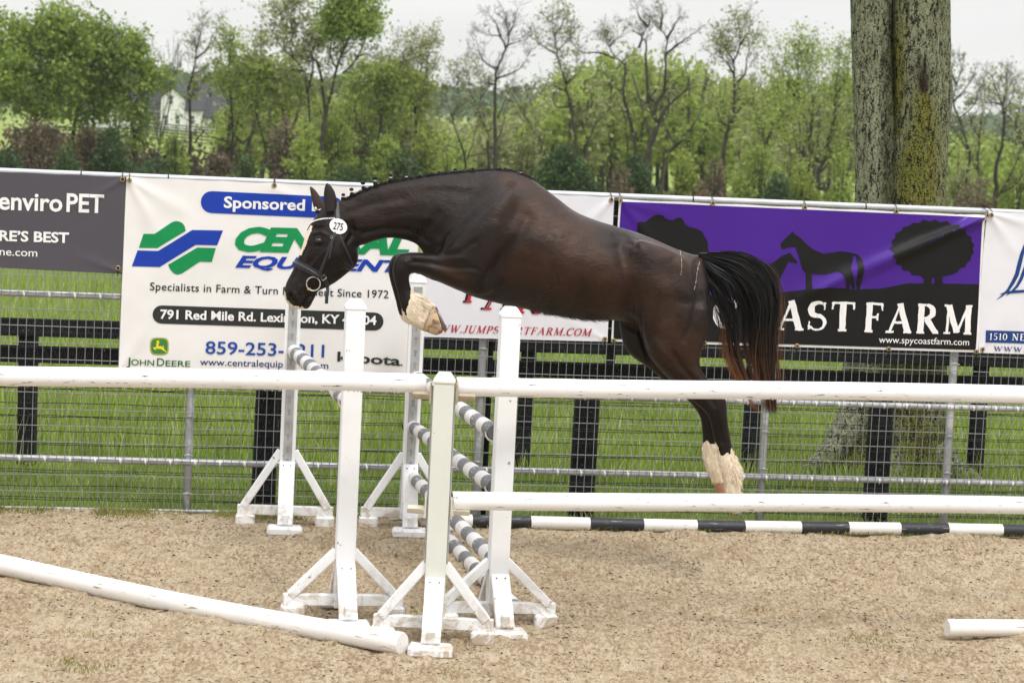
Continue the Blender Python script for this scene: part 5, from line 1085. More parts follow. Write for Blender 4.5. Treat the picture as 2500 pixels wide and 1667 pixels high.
# ================================================================ THE BIG DOUBLE TRUNK BEHIND THE FENCE
t = NT('lichen_bark'); P_ = t.noise(36, 6, .72, (1, 1, .30), dist=.4); Vn = t.voro(26, (1, 1, .32)); q1 = t.noise(2.2, 4, .6, (1, 1, .5)); q2 = t.noise(42, 5, .75, (1, 1, .7)); q3 = t.noise(5, 5, .65, (1, 1, .35)); q4 = t.noise(85, 4, .7)
c = t.mix(t.ramp(q1, [(.35, 0.), (.65, 1.)]), (.33, .35, .19), (.45, .47, .28))
c = t.mix(t.ramp(q2, [(.46, 0.), (.62, .8)]), c, (.60, .62, .43)); at = t.attr('moss_shade'); sp = t.n('SeparateColor'); t.l(at, sp.inputs[0])
c = t.mix(t.math('MULTIPLY', sp.outputs[0], t.ramp(q2, [(.34, .35), (.56, 1.)])), c, t.mix(t.ramp(q4, [(.35, 0.), (.65, 1.)]), (.14, .16, .02), (.42, .40, .06)))
c = t.mix(t.math('MULTIPLY', sp.outputs[1], t.ramp(q2, [(.35, 1.), (.6, .35)])), c, (.03, .035, .018))  # shade in the seam between the stems, painted into the bark colour
crk = t.math('ADD', t.math('MULTIPLY', P_, .6), t.math('MULTIPLY', q4, .4))
c = t.mix(t.ramp(crk, [(.45, .95), (.495, 0.)]), c, (.016, .016, .010)); c = t.mix(t.ramp(t.noise(70, 5, .75, (1, 1, .5)), [(.40, .9), (.47, 0.)]), c, (.02, .02, .012)); c = t.mix(t.math('MULTIPLY', sp.outputs[2], .95), c, (.04, .025, .02))
M_BARK = t.fin(c, .9, t.math('ADD', t.math('MULTIPLY', crk, 1.0), t.math('MULTIPLY', q2, .4)), 1.0, .10, .1)
TY = 17.2
trunk = empty('tree', atY(2190, 1170, TY), 'old tree with two massive lichen covered stems grown together behind the purple banner', 'tree'); 
def stem(name, prof, N=72, M=150):
    # prof: (py, centre px, half width px, depth offset)
    pr = np.array(prof, float); V = []; moss_shade = []
    py = np.linspace(pr[0, 0], pr[-1, 0], M)
    for j, y in enumerate(py):
        cx = np.interp(y, pr[:, 0], pr[:, 1]); hw = np.interp(y, pr[:, 0], pr[:, 2]); dz = np.interp(y, pr[:, 0], pr[:, 3]); C = atY(cx, y, TY+dz); r0 = hw/FPX*TY
        low = max(0, (y-960)/230)
        for k in range(N):
            a = 2*math.pi*k/N; d = Vector((math.cos(a), math.sin(a), 0)); rr = r0*(1+.05*math.sin(3*a+y*.004)+.03*math.sin(5*a+1+y*.006)+low*.12*math.sin(5*a+.6))
            q_ = Vector((d.x*2.2, d.y*2.2, C.z*.5)); rr += .010*noise.noise(q_*3)+.008*noise.noise(Vector((d.x*9, d.y*9, C.z*3)))+.006*noise.noise(Vector((d.x*22, d.y*22, C.z*7)))
            V.append(C+d*rr)
    V = np.array([tuple(v) for v in V]); I = (np.arange(M-1)[:, None]*N+np.arange(N)[None]).ravel(); J = (np.arange(M-1)[:, None]*N+(np.arange(N)+1)[None] % N).ravel()
    o = link(name, mesh_np(name, V, np.stack([I, J, J+N, I+N], 1), True), M_BARK, trunk); me = o.data
    x, y = projn(V); ca = me.color_attributes.new('moss_shade', 'FLOAT_COLOR', 'POINT'); g = lambda cx, cy, sx, sy: np.exp(-((x-cx)/sx)**2-((y-cy)/sy)**2)
    nz_ = np.array([noise.noise(Vector(v)*2.5) for v in V])
    mm = np.clip(np.maximum.reduce([1.2*np.exp(-((x-np.interp(y, [0, 300, 520], [2196, 2192, 2195]))/18)**2)*(y < 330), 1.7*np.exp(-((x-np.interp(y, [170, 300, 470, 560], [2250, 2255, 2240, 2225]))/np.interp(y, [170, 300, 480], [16, 36, 56]))**2)*np.clip((y-190)/60, 0, 1), 1.4*g(2110, 1060, 90, 160), 1.3*g(2040, 1130, 90, 60), 1.1*g(2270, 1100, 70, 130), .9*g(2200, 1000, 60, 90)])*(1+nz_), 0, 1)
    stem_shade = np.clip(np.exp(-((x-np.interp(y, [0, 250, 500], [2172, 2172, 2160]))/16)**2)+nz_*.4, 0, 1); hol = np.clip(1.5*np.exp(-((x-2254)/13)**2-((y-208)/20)**2)+.7*np.exp(-((x-2250)/22)**2-((y-170)/28)**2), 0, 1)  # dark band painting in shade on the left stem's right side; then the hollow
    ca.data.foreach_set('color', np.stack([mm, stem_shade, hol, np.ones(len(x))], 1).astype(np.float32).ravel()); return o
stem('trunk', [(-420, 2110, 66, 0), (0, 2132, 54, .05), (200, 2135, 53, .03), (480, 2137, 51, 0), (760, 2130, 58, 0), (980, 2118, 64, 0), (1090, 2112, 74, 0), (1150, 2098, 100, 0), (1200, 2085, 130, -.1)])
stem('trunk', [(-420, 2280, 80, .02), (0, 2244, 73, 0), (150, 2245, 72, 0), (215, 2247, 71, 0), (320, 2244, 67, 0), (480, 2235, 67, -.02), (760, 2235, 78, 0), (980, 2232, 76, 0), (1090, 2234, 76, 0), (1150, 2242, 92, 0), (1200, 2248, 122, -.1)])
b = MB()
for pts, r0 in (([(2092, 1010), (2045, 1085), (2005, 1125), (1965, 1152), (1925, 1172)], .125), ([(2290, 1100), (2330, 1140), (2370, 1165), (2400, 1185)], .10), ([(2160, 1120), (2170, 1160), (2180, 1200)], .14)):
    b.tube([atY(px, py, TY-.15-.1*i) for i, (px, py) in enumerate(pts)], [r0*(1-.19*i) for i in range(len(pts))], 10, True, .15)
b.build('root', M_BARK, trunk, smooth=True)
# high boughs above the frame keep the tree whole from other viewpoints
b = MB(); 
for x0, dx, s_ in ((2120, -500, 1), (2300, 450, 2), (2290, -100, 3)):
    p0 = atY(x0, -400, TY); b.tube([p0, p0+Vector((dx/900, .3*s_, 1.6)), p0+Vector((dx/420, .2, 3.4)), p0+Vector((dx/260, -.4, 5.0))], [.2, .15, .09, .03], 9)
b.build('bough', M_BARK, trunk, smooth=True)

# ================================================================ TREES ACROSS THE PASTURE
M_TRUNK = plain('grey_brown_bark', (.085, .075, .06), .9, .35, 3, .1, bstr=.5, bdist=.05)
M_TRUNKL = plain('dark_wet_bark', (.05, .045, .036), .9, .35, 3, .1, bstr=.5, bdist=.05)
M_IVY = plain('reddish_vine', (.13, .085, .06), .9, .35, 3, .1)
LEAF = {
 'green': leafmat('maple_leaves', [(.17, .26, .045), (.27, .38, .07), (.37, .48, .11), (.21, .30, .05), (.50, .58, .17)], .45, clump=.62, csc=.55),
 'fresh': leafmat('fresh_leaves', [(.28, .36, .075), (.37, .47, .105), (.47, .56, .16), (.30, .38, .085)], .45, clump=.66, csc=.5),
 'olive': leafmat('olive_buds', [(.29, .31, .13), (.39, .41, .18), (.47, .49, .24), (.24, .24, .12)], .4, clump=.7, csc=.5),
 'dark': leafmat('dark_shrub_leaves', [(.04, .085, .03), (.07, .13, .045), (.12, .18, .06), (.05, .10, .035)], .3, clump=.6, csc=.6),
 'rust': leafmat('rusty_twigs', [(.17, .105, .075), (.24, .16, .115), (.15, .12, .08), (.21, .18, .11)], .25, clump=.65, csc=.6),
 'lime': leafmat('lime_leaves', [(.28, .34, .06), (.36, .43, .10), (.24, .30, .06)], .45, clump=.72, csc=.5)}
def grow(seed, H, r0, spread=.5, forks=1, levels=5, up=.35, lean=(0, 0), clear=.25, droop=0):
    rr = random.Random(seed); segs = []; tips = []
    def br(p, d, L, r, lv):
        n = 3 if lv < 3 else 2; pts = [p]; rs = [r]; q_ = p.copy(); dd = d.copy()
        for i in range(n):
            dd = (dd+Vector((rr.gauss(0, .13), rr.gauss(0, .13), rr.gauss(0, .07)+(up*.12 if lv else .05)))).normalized(); q_ = q_+dd*(L/n); pts.append(q_.copy()); rs.append(r*(1-(.38 if lv == 0 else .5)*(i+1)/n))
        segs.append((pts, rs, lv)); 
        if lv >= levels: tips.append((pts[-1], dd, lv)); tips.append((pts[1], dd, lv)); return
        k = rr.choice([2, 3, 3]) if lv else rr.choice([3, 4, 5])
        for c_ in range(k):
            f = 1.0 if c_ < 2 else rr.uniform(.35, .95); j = min(int(f*n), n-1); base_ = pts[j].lerp(pts[j+1], f*n-j) if f < 1 else pts[-1]
            ang = rr.uniform(.25, .75)*spread*(1.7 if c_ else .9); ax = Vector((rr.gauss(0, 1), rr.gauss(0, 1), rr.gauss(0, .3))).normalized(); nd = (Matrix.Rotation(ang*(1 if rr.random() < .5 else -1), 3, dd.cross(ax).normalized()) @ dd)
            nd = (nd+Vector((0, 0, up*.5-droop*lv*.1))).normalized(); br(base_, nd, L*rr.uniform(.58, .82), rs[-1]*rr.uniform(.6, .85) if f == 1 else rs[j]*.5, lv+1)
    for s_ in range(forks):
        d = Vector((lean[0]+(rr.gauss(0, .16) if forks > 1 else rr.gauss(0, .05)), rr.gauss(0, .08), 1)).normalized(); br(Vector((rr.gauss(0, .1)*(forks > 1), 0, -.3)), d, H*(clear+.12*rr.random()), r0/math.sqrt(forks), 0)
    zt = max(p[0].z for p in tips) if tips else H; k = H/zt
    segs = [([q_*k if True else q_ for q_ in pts], rs, lv) for pts, rs, lv in segs]; tips = [(p*k, d, lv) for p, d, lv in tips]
    return segs, tips
def leafcloud(P, n, sp, size, seed, flat=.6):
    r_ = np.random.default_rng(seed); P = np.asarray(P); i = r_.integers(0, len(P), n); C = P[i]+r_.normal(0, 1, (n, 3))*[sp, sp, sp*flat]
    a = r_.normal(0, 1, (n, 3)); a /= np.linalg.norm(a, axis=1, keepdims=True); b_ = np.cross(a, r_.normal(0, 1, (n, 3))); b_ /= np.linalg.norm(b_, axis=1, keepdims=True)
    s_ = (size*(.5+r_.random(n)))[:, None]; V = np.stack([C-a*s_*.6, C-b_*s_*.42, C+a*s_*.6, C+b_*s_*.42], 1).reshape(-1, 3); return V, np.arange(4*n).reshape(-1, 4)
def limb_tree(label, Y, kind, seed, limbs, leaves=1500, rpx=7, bark=None, size=.11, spc=.2, twig=1.0, dens=1.0, levels=3, name='tree', topmix=None):
    # limbs: polylines of photo pixels read at distance Y, the first one is the trunk; twigs grow from them
    rr = random.Random(seed); L0 = limbs[0]; base = atY(L0[0][0], L0[0][1], Y); gz_ = float(terr(base.x, base.y)); root = empty(name, (base.x, base.y, gz_), label, 'tree', 'trees across the pasture'); b = MB(); tips = []; sc = Y/FPX; W = []
    def br(p, d, L, r, lv):
        pts = [p]; q_ = p.copy(); dd = d.copy()
        for i in range(3): dd = (dd+Vector((rr.gauss(0, .22), rr.gauss(0, .22), rr.gauss(.07, .12)))).normalized(); q_ = q_+dd*(L/3); pts.append(q_.copy())
        b.tube(pts, [max(r*(1-.22*i), .0065) for i in range(4)], 3, False); tips.append(pts[-1]); tips.append(pts[2])
        if lv < levels:
            for k in range(rr.choice([2, 3, 3])):
                j = rr.choice([1, 2, 3, 3]); ax = Vector((rr.gauss(0, 1), rr.gauss(0, 1), rr.gauss(0, 1))); nd = (Matrix.Rotation(rr.uniform(.35, .95), 3, dd.cross(ax).normalized()) @ dd); br(pts[j], nd, L*rr.uniform(.55, .8), r*.6, lv+1)
    for li, P in enumerate(limbs):
        n = len(P); yo = 0 if li == 0 else rr.gauss(0, .35); r0 = rpx*sc*(.82 if li == 0 else .36); pts = []
        for i, q_ in enumerate(P): pts.append(atY(q_[0], q_[1], Y+yo*i/max(n-1, 1)))
        if li == 0: pts.insert(0, Vector((pts[0].x, pts[0].y, min(gz_, pts[0].z)-.3)))
        m_ = len(pts); C = catmull([tuple(q_) for q_ in pts], 4); rs = [max(r0*(1-.88*(i/(len(C)-1))**.75), .012) for i in range(len(C))]; b.tube([Vector(q_)+Vector((rr.gauss(0, .015), 0, 0)) for q_ in C], rs, 7, True)
        Lt = sum((Vector(C[i+1])-Vector(C[i])).length for i in range(len(C)-1)); k = int(Lt*5.2*dens)+2
        for c_ in range(k):
            f = 1 if c_ < 2 else rr.random()**.6
            if li == 0 and f < .35: continue
            i = min(int(f*(len(C)-1)), len(C)-2); d0 = (Vector(C[i+1])-Vector(C[i])).normalized(); ax = Vector((rr.gauss(0, 1), rr.gauss(0, 1), rr.gauss(0, 1))); nd = (Matrix.Rotation(rr.uniform(.1, .4) if f == 1 else rr.uniform(.5, 1.15), 3, d0.cross(ax).normalized()) @ d0)+Vector((0, 0, .25)); br(Vector(C[i+1] if f == 1 else C[i]), nd.normalized(), rr.uniform(.32, .72)*twig, rs[i]*.3, 1)
    b.build('trunk', bark or M_TRUNKL, root, smooth=True)
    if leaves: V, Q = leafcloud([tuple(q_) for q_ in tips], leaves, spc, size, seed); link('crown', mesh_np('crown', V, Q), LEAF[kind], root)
    if topmix:
        T = np.array([tuple(q_) for q_ in tips]); T = T[(T[:, 2] >= np.quantile(T[:, 2], topmix[2])) & (T[:, 2] <= np.quantile(T[:, 2], topmix[3]))]; V, Q = leafcloud(T, topmix[1], .34, .15, seed+1); link('crown', mesh_np('crown', V, Q), LEAF[topmix[0]], root)
def tree(label, px, ytop, Y, kind, seed, wf=1.0, leaves=4000, size=.10, spc=.28, bark=None, forks=1, levels=5, r0=None, lean=(0, 0), spread=.5, up=.35, clear=.25, name='tree', cat='tree', group='trees across the pasture', low=None, minr=.008, topmix=None):
    P = atY(px, 400, Y); P.z = float(terr(P.x, P.y)); top = atY(px, ytop, Y).z; H = max(top-P.z, 1); bx, by = P.x, P.y
    segs, tips = grow(seed, H, r0 or H*.016, spread, forks, levels, up, lean, clear)
    root = empty(name, P, label, cat, group); b = MB()
    for pts, rs, lv in segs:
        b.tube([P+Vector((q_.x*wf, q_.y*wf, q_.z)) for q_ in pts], [max(x, minr*(1 if lv < levels else .8)) for x in rs], 7 if lv < 2 else (4 if lv < 4 else 3), lv < 2)
    tr = b.build('trunk', bark or M_TRUNK, root, smooth=True)
    if leaves:
        T = np.array([(P.x+t_[0].x*wf, P.y+t_[0].y*wf, P.z+t_[0].z) for t_ in tips]); 
        if low: T = T[T[:, 2] < P.z+H*low]
        V, Q = leafcloud(T, leaves, spc, size, seed); link('crown', mesh_np('crown', V, Q), LEAF[kind], root)
        if topmix: V, Q = leafcloud(T[T[:, 2] <= np.quantile(T[:, 2], topmix[2])], topmix[1], spc, size, seed+1); link('crown', mesh_np('crown', V, Q), LEAF[topmix[0]], root)
    return root, P, H
A = 118
TR = [
 ('green leafy maple cut by the left edge of the photo', -15, 25, A-6, 'green', 11, dict(wf=.9, leaves=8000, spc=.32, size=.16)),
 ('thin bare tree rising behind the green maples', 290, 50, A+12, 'olive', 15, dict(wf=.6, leaves=250, r0=.12)),
 ('slim budding tree at the farmhouse gable', 384, 78, A+4, 'olive', 16, dict(wf=.6, leaves=0, spc=.22, r0=.12)),
 ('light green tree right of the farmhouse', 545, 86, A+3, 'fresh', 18, dict(wf=.75, leaves=4200, spc=.3, r0=.16, clear=.15)),
 ('slender tree with light leaves beside the green topped tree', 865, 130, A+2, 'fresh', 22, dict(wf=.8, leaves=3800, clear=.15)),
 ('bushy light green tree with several trunks', 1930, 62, A+3, 'fresh', 32, dict(wf=1.0, leaves=4600, forks=2, bark=M_TRUNKL))]
def k1(*P): return [(x/3.36, y/3.36) for x, y in P]
def k2(*P): return [(600+x/3.3357, y/3.3357) for x, y in P]
def k3(*P): return [(1200+x/3.1357, y/3.1357) for x, y in P]
def k4(*P): return [(1850+x/2.9586, y/2.9586) for x, y in P]
HT_ = [
 ('broad dense green maple second from the left edge', A-4, 'green', 12, [k1((250, 1370), (270, 1150), (300, 950), (340, 760), (400, 560), (440, 380), (450, 230)), k1((300, 950), (200, 780), (120, 620), (90, 500)), k1((330, 800), (260, 620), (270, 440), (300, 290)), k1((330, 900), (450, 760), (560, 620), (620, 480)), k1((300, 1000), (420, 900), (540, 800)), k1((400, 560), (520, 420), (580, 300)), k1((280, 1000), (140, 900), (60, 800)), k1((350, 700), (180, 480), (190, 360))], dict(leaves=11500, rpx=10, spc=.30, size=.17, dens=1.1, bark=M_IVY, twig=1.3)),
 ('dense green maple left of the white farmhouse', A-2, 'green', 13, [k1((590, 1350), (600, 1100), (640, 900), (700, 700), (760, 520), (790, 330)), k1((640, 900), (760, 780), (880, 680), (940, 560)), k1((700, 700), (640, 520), (640, 340)), k1((760, 520), (860, 420), (900, 350)), k1((780, 1350), (770, 1000), (760, 780)), k1((640, 950), (820, 880), (920, 800)), k1((700, 720), (600, 640), (560, 560))], dict(leaves=8500, rpx=9, spc=.29, size=.17, dens=1.1, twig=1.25)),
 ('smaller green maple in front of the farmhouse wing', A-3, 'green', 14, [k1((1100, 1400), (1100, 1150), (1090, 900), (1150, 750), (1180, 600)), k1((1100, 900), (1010, 750), (960, 600), (1000, 480)), k1((1140, 800), (1230, 720), (1300, 700)), k1((1250, 1290), (1180, 1120), (1110, 1000)), k1((1090, 900), (1060, 700), (1090, 520), (1110, 430))], dict(leaves=5200, spc=.28, size=.15, dens=1.2)),
 ('dark bare topped tree leaning in front of the farmhouse', A, 'olive', 17, [k1((1555, 1420), (1560, 1150), (1560, 900), (1550, 720), (1600, 520), (1610, 420), (1590, 300)), k1((1600, 490), (1700, 400), (1740, 300), (1790, 230)), k1((1600, 1170), (1640, 1110), (1700, 1050)), k1((1605, 430), (1640, 300), (1670, 180)), k1((1560, 800), (1640, 700), (1700, 600))], dict(leaves=500, rpx=8, topmix=('green', 200, .0, .3))),
 ('slim dark tree behind the brown brush', A+1, 'fresh', 41, [k1((1900, 1300), (1910, 1100), (1900, 850), (1880, 600), (1890, 430), (1880, 320)), k1((1905, 900), (1830, 760), (1780, 620)), k1((1900, 800), (1980, 650), (2020, 520))], dict(leaves=2400, rpx=5)),
 ('thin dark tree leaning left of the vine mound', A, 'olive', 42, [k1((2240, 1440), (2180, 1220), (2110, 960), (2060, 760), (2090, 560)), k1((2110, 960), (2040, 880), (1990, 700))], dict(leaves=1300, rpx=6, topmix=('fresh', 1200, .2, .9))),
 ('budding tree with brown undergrowth around its foot', A, 'olive', 19, [k2((330, 1250), (330, 1050), (280, 820), (200, 720), (150, 560), (120, 400), (130, 200)), k2((300, 900), (330, 760), (400, 640), (420, 520)), k2((400, 1000), (440, 860), (480, 760))], dict(leaves=2200, rpx=7, topmix=('fresh', 3200, .0, .7))),
 ('tall dark forked tree touching the top edge of the photo', A-4, 'olive', 20, [k2((590, 1350), (620, 1150), (645, 920), (625, 720), (590, 520), (545, 480), (545, 400), (610, 350), (650, 240)), k2((505, 1250), (500, 1120), (520, 900), (490, 700), (470, 580), (400, 480), (330, 300), (280, 130), (240, 20)), k2((500, 760), (540, 600), (545, 480), (500, 350), (450, 200), (440, 60)), k2((400, 480), (300, 400), (250, 330)), k2((360, 360), (400, 200), (380, 40)), k2((470, 580), (380, 570), (330, 600))], dict(leaves=2300, rpx=9, dens=1.3, topmix=('olive', 1200, .3, .9))),
 ('tall green topped tree leaning right at the top edge', A-6, 'green', 21, [k2((600, 1350), (625, 1150), (660, 900), (700, 740), (740, 560), (790, 420), (830, 330), (830, 200), (800, 60)), k2((790, 600), (860, 540), (940, 400), (980, 290), (1000, 150)), k2((740, 560), (690, 450), (700, 300), (720, 150), (740, 20)), k2((830, 330), (900, 220), (920, 100), (900, -20)), k2((900, 470), (980, 440), (1040, 480))], dict(leaves=1800, rpx=9, dens=1.4, topmix=('green', 6200, .42, 1.0))),
 ('wide sparse tree with arching limbs above the horse\'s mane', A, 'olive', 23, [k2((1080, 1250), (1090, 1100), (1110, 900), (1130, 700), (1190, 560), (1290, 500), (1400, 470)), k2((1100, 820), (1190, 760), (1300, 700)), k2((880, 1250), (880, 1150), (900, 980), (890, 800), (950, 600)), k2((1190, 560), (1180, 470), (1200, 400)), k2((1290, 500), (1370, 400), (1500, 360)), k2((1110, 900), (1050, 720), (1040, 560)), k2((1080, 1150), (1200, 1000), (1230, 930))], dict(leaves=2300, rpx=8, topmix=('fresh', 3400, .0, .6))),
 ('thin forked budding tree above the horse\'s crest', A+3, 'olive', 24, [k2((1390, 1350), (1390, 1100), (1385, 900), (1380, 780), (1330, 690), (1280, 670), (1200, 600)), k2((1385, 870), (1430, 770), (1460, 660), (1530, 550), (1560, 420)), k2((1370, 1300), (1340, 1150), (1290, 950), (1285, 750), (1270, 600)), k2((1460, 660), (1480, 500), (1500, 330)), k2((1385, 760), (1420, 600), (1440, 450), (1400, 350)), k2((1460, 1300), (1455, 1150))], dict(leaves=2400, rpx=7, topmix=('lime', 3200, .0, .5))),
 ('pale sapling left of the tall bare tree', A+5, 'olive', 25, [k2((1790, 1350), (1760, 1200), (1730, 1110), (1690, 980), (1720, 820), (1720, 600)), k2((1800, 1300), (1880, 1050), (1890, 900), (1830, 750), (1800, 620)), k2((1690, 980), (1640, 820), (1600, 700)), k2((1720, 700), (1780, 600), (1800, 500))], dict(leaves=700, rpx=5)),
 ('crooked bare tree crossing behind the tall bare tree', A+4, 'olive', 43, [k2((1985, 1350), (1970, 1200), (1975, 1080), (1910, 960), (1920, 700), (1900, 600)), k2((1975, 1080), (2000, 1040)), k2((1915, 800), (1960, 740), (2000, 680))], dict(leaves=500, rpx=6)),
 ('tall bare tree with a thin dark trunk above the withers', A-3, 'olive', 26, [k2((2030, 1400), (2035, 1150), (2030, 900), (2035, 700), (2045, 560), (2120, 400), (2135, 270), (2110, 150)), k2((2045, 560), (1960, 520), (1900, 430), (1880, 330)), k2((2120, 400), (2070, 300), (2000, 290), (1920, 270)), k2((2075, 300), (2040, 200), (1990, 130)), k2((2120, 380), (2190, 350), (2270, 330)), k2((2040, 640), (2160, 600), (2250, 540), (2300, 450)), k2((2035, 690), (1960, 680), (1890, 640)), k2((2050, 960), (2100, 850), (2140, 750)), k2((2045, 1150), (2090, 1050), (2120, 900)), k2((2135, 290), (2180, 200), (2200, 130))], dict(leaves=0, rpx=8.5, twig=.8, dens=1.2)),
 ('bare crooked sapling right of the tall bare tree', A+6, 'olive', 27, [k3((480, 1290), (410, 1200), (400, 1110), (330, 1020), (280, 930), (220, 830), (170, 740)), k3((400, 1190), (300, 1160)), k3((330, 1020), (340, 900), (300, 780))], dict(leaves=600, rpx=5)),
 ('leaning tree with tufted top right of the tall bare tree', A, 'olive', 28, [k3((655, 1300), (650, 1100), (610, 850), (570, 680), (560, 600), (510, 450), (480, 270), (460, 160)), k3((490, 410), (400, 360), (320, 300)), k3((590, 820), (500, 820), (480, 770)), k3((730, 1120), (780, 980), (860, 890), (930, 820)), k3((570, 640), (640, 580), (650, 500)), k3((500, 400), (560, 330), (620, 260)), k3((480, 280), (540, 200), (540, 130)), k3((575, 700), (480, 660), (430, 660))], dict(leaves=1500, rpx=7.5, dens=1.3)),
 ('tree with a long crooked arm reaching left over the hill', A+1, 'olive', 29, [k3((1100, 1350), (1100, 1120), (1050, 880), (1010, 720), (1020, 600), (1020, 500), (950, 440), (900, 360), (870, 270)), k3((945, 450), (820, 405), (700, 405), (640, 360), (600, 290)), k3((1010, 700), (930, 670), (850, 650)), k3((1040, 1250), (1040, 1060), (1020, 900)), k3((900, 360), (960, 300), (1000, 260))], dict(leaves=500, rpx=8)),
 ('large old bare tree with heavy spreading limbs', A-2, 'olive', 30, [k3((1190, 1350), (1200, 1170), (1260, 1000), (1265, 930), (1240, 870), (1280, 770), (1340, 690), (1410, 680)), k3((1275, 950), (1330, 840), (1420, 750), (1520, 680), (1660, 650)), k3((1200, 800), (1190, 600), (1180, 450), (1185, 330), (1150, 280), (1200, 200), (1230, 110)), k3((1130, 370), (1150, 280), (1090, 240)), k3((1320, 700), (1330, 580), (1330, 430), (1340, 290), (1290, 230), (1250, 190)), k3((1330, 430), (1400, 360), (1460, 320), (1560, 250)), k3((1360, 1160), (1450, 1080), (1550, 950), (1600, 850)), k3((1340, 300), (1400, 200), (1440, 140)), k3((1240, 780), (1200, 720), (1210, 640)), k3((1200, 210), (1130, 130), (1120, 70)), k3((1290, 230), (1310, 130), (1300, 60))], dict(leaves=300, rpx=12, twig=.85, dens=1.2, bark=M_TRUNKL)),
 ('bare topped tree right of the old spreading tree', A, 'olive', 31, [k3((1730, 1480), (1770, 1200), (1800, 1030), (1850, 880), (1860, 700), (1850, 480), (1790, 380), (1750, 300)), k3((1850, 890), (1920, 820), (2000, 720), (2060, 600)), k3((1850, 480), (1900, 350), (1890, 180)), k3((1820, 980), (1760, 930), (1730, 860)), k3((1860, 650), (1940, 560), (1960, 420), (2000, 320)), k3((1850, 560), (1800, 480), (1720, 420)), k3((1900, 350), (1960, 260), (1980, 180))], dict(leaves=2200, rpx=9.5, dens=1.2)),
 ('dark forked tree below the bushy light green tree', A-2, 'olive', 44, [k3((2060, 1490), (2080, 1250), (2100, 1100), (2180, 950), (2260, 860)), k3((2100, 1100), (2060, 1000), (2080, 880)), k3((2180, 950), (2200, 820), (2180, 700))], dict(leaves=700, rpx=7, topmix=('fresh', 900, .2, 1))),
 ('light green tree left of the big double trunk', A-1, 'fresh', 33, [k4((430, 1440), (440, 1260), (500, 1120), (510, 1000), (560, 850), (560, 650), (600, 400)), k4((450, 1250), (560, 1140), (680, 1110)), k4((470, 1180), (380, 1100), (350, 880), (270, 700), (180, 640)), k4((380, 1000), (400, 800), (380, 560), (350, 400)), k4((270, 700), (200, 560), (120, 420)), k4((560, 700), (640, 560), (650, 400)), k4((300, 760), (290, 560), (300, 300))], dict(leaves=4200, rpx=9, spc=.3, dens=1.3)),
 ('slim dark tree in front of the light green thicket', A-4, 'fresh', 45, [k4((15, 1400), (20, 1250), (50, 1050), (150, 860), (210, 820)), k4((50, 1050), (20, 900), (-30, 780)), k4((240, 1400), (235, 1100), (205, 950))], dict(leaves=1700, rpx=6, spc=.3)),
 ('bare grey tree just right of the big double trunk', A+2, 'olive', 34, [k4((1520, 1450), (1510, 1290), (1530, 1130), (1470, 900), (1410, 740), (1440, 600), (1480, 480)), k4((1530, 1100), (1430, 960), (1370, 860)), k4((1450, 860), (1560, 760), (1600, 650)), k4((1410, 740), (1500, 640), (1560, 560)), k4((1440, 620), (1400, 520), (1420, 430))], dict(leaves=350, rpx=7, twig=.9, dens=1.3)),
 ('bare tree with twisting limbs near the right edge', A-3, 'olive', 35, [k4((1720, 1400), (1720, 1230), (1770, 1020), (1780, 850), (1770, 760), (1800, 640), (1790, 540)), k4((1770, 760), (1700, 740), (1650, 740), (1640, 650)), k4((1780, 820), (1840, 700), (1860, 600)), k4((1690, 1490), (1760, 1380), (1850, 1220), (1900, 1080), (1960, 950)), k4((1760, 1390), (1870, 1330), (1960, 1180)), k4((1770, 1000), (1860, 1020), (1900, 960)), k4((1770, 760), (1720, 640), (1690, 560))], dict(leaves=400, rpx=9, dens=1.3, twig=.9)),
 ('bare tree cut by the right edge of the photo', A-5, 'olive', 36, [[(2530, 520), (2515, 440), (2500, 360), (2480, 300), (2500, 230)], [(2500, 360), (2540, 300), (2560, 240)], [(2480, 300), (2450, 270), (2440, 230)]], dict(leaves=900, rpx=8)),
 ('grey bare tree between the two right hand bare trees', A+8, 'olive', 46, [k4((1600, 1450), (1590, 1250), (1600, 1000), (1620, 800), (1600, 650)), k4((1600, 1000), (1540, 900), (1520, 760)), k4((1610, 900), (1680, 800), (1690, 700))], dict(leaves=500, rpx=5))]
for lab, Y, kd, sd_, lm, kw in HT_: limb_tree(lab, Y, kd, sd_, lm, **kw)
for lab, px, yt, Y, kd, sd_, kw in TR: tree(lab, px, yt, Y, kd, sd_, **kw)
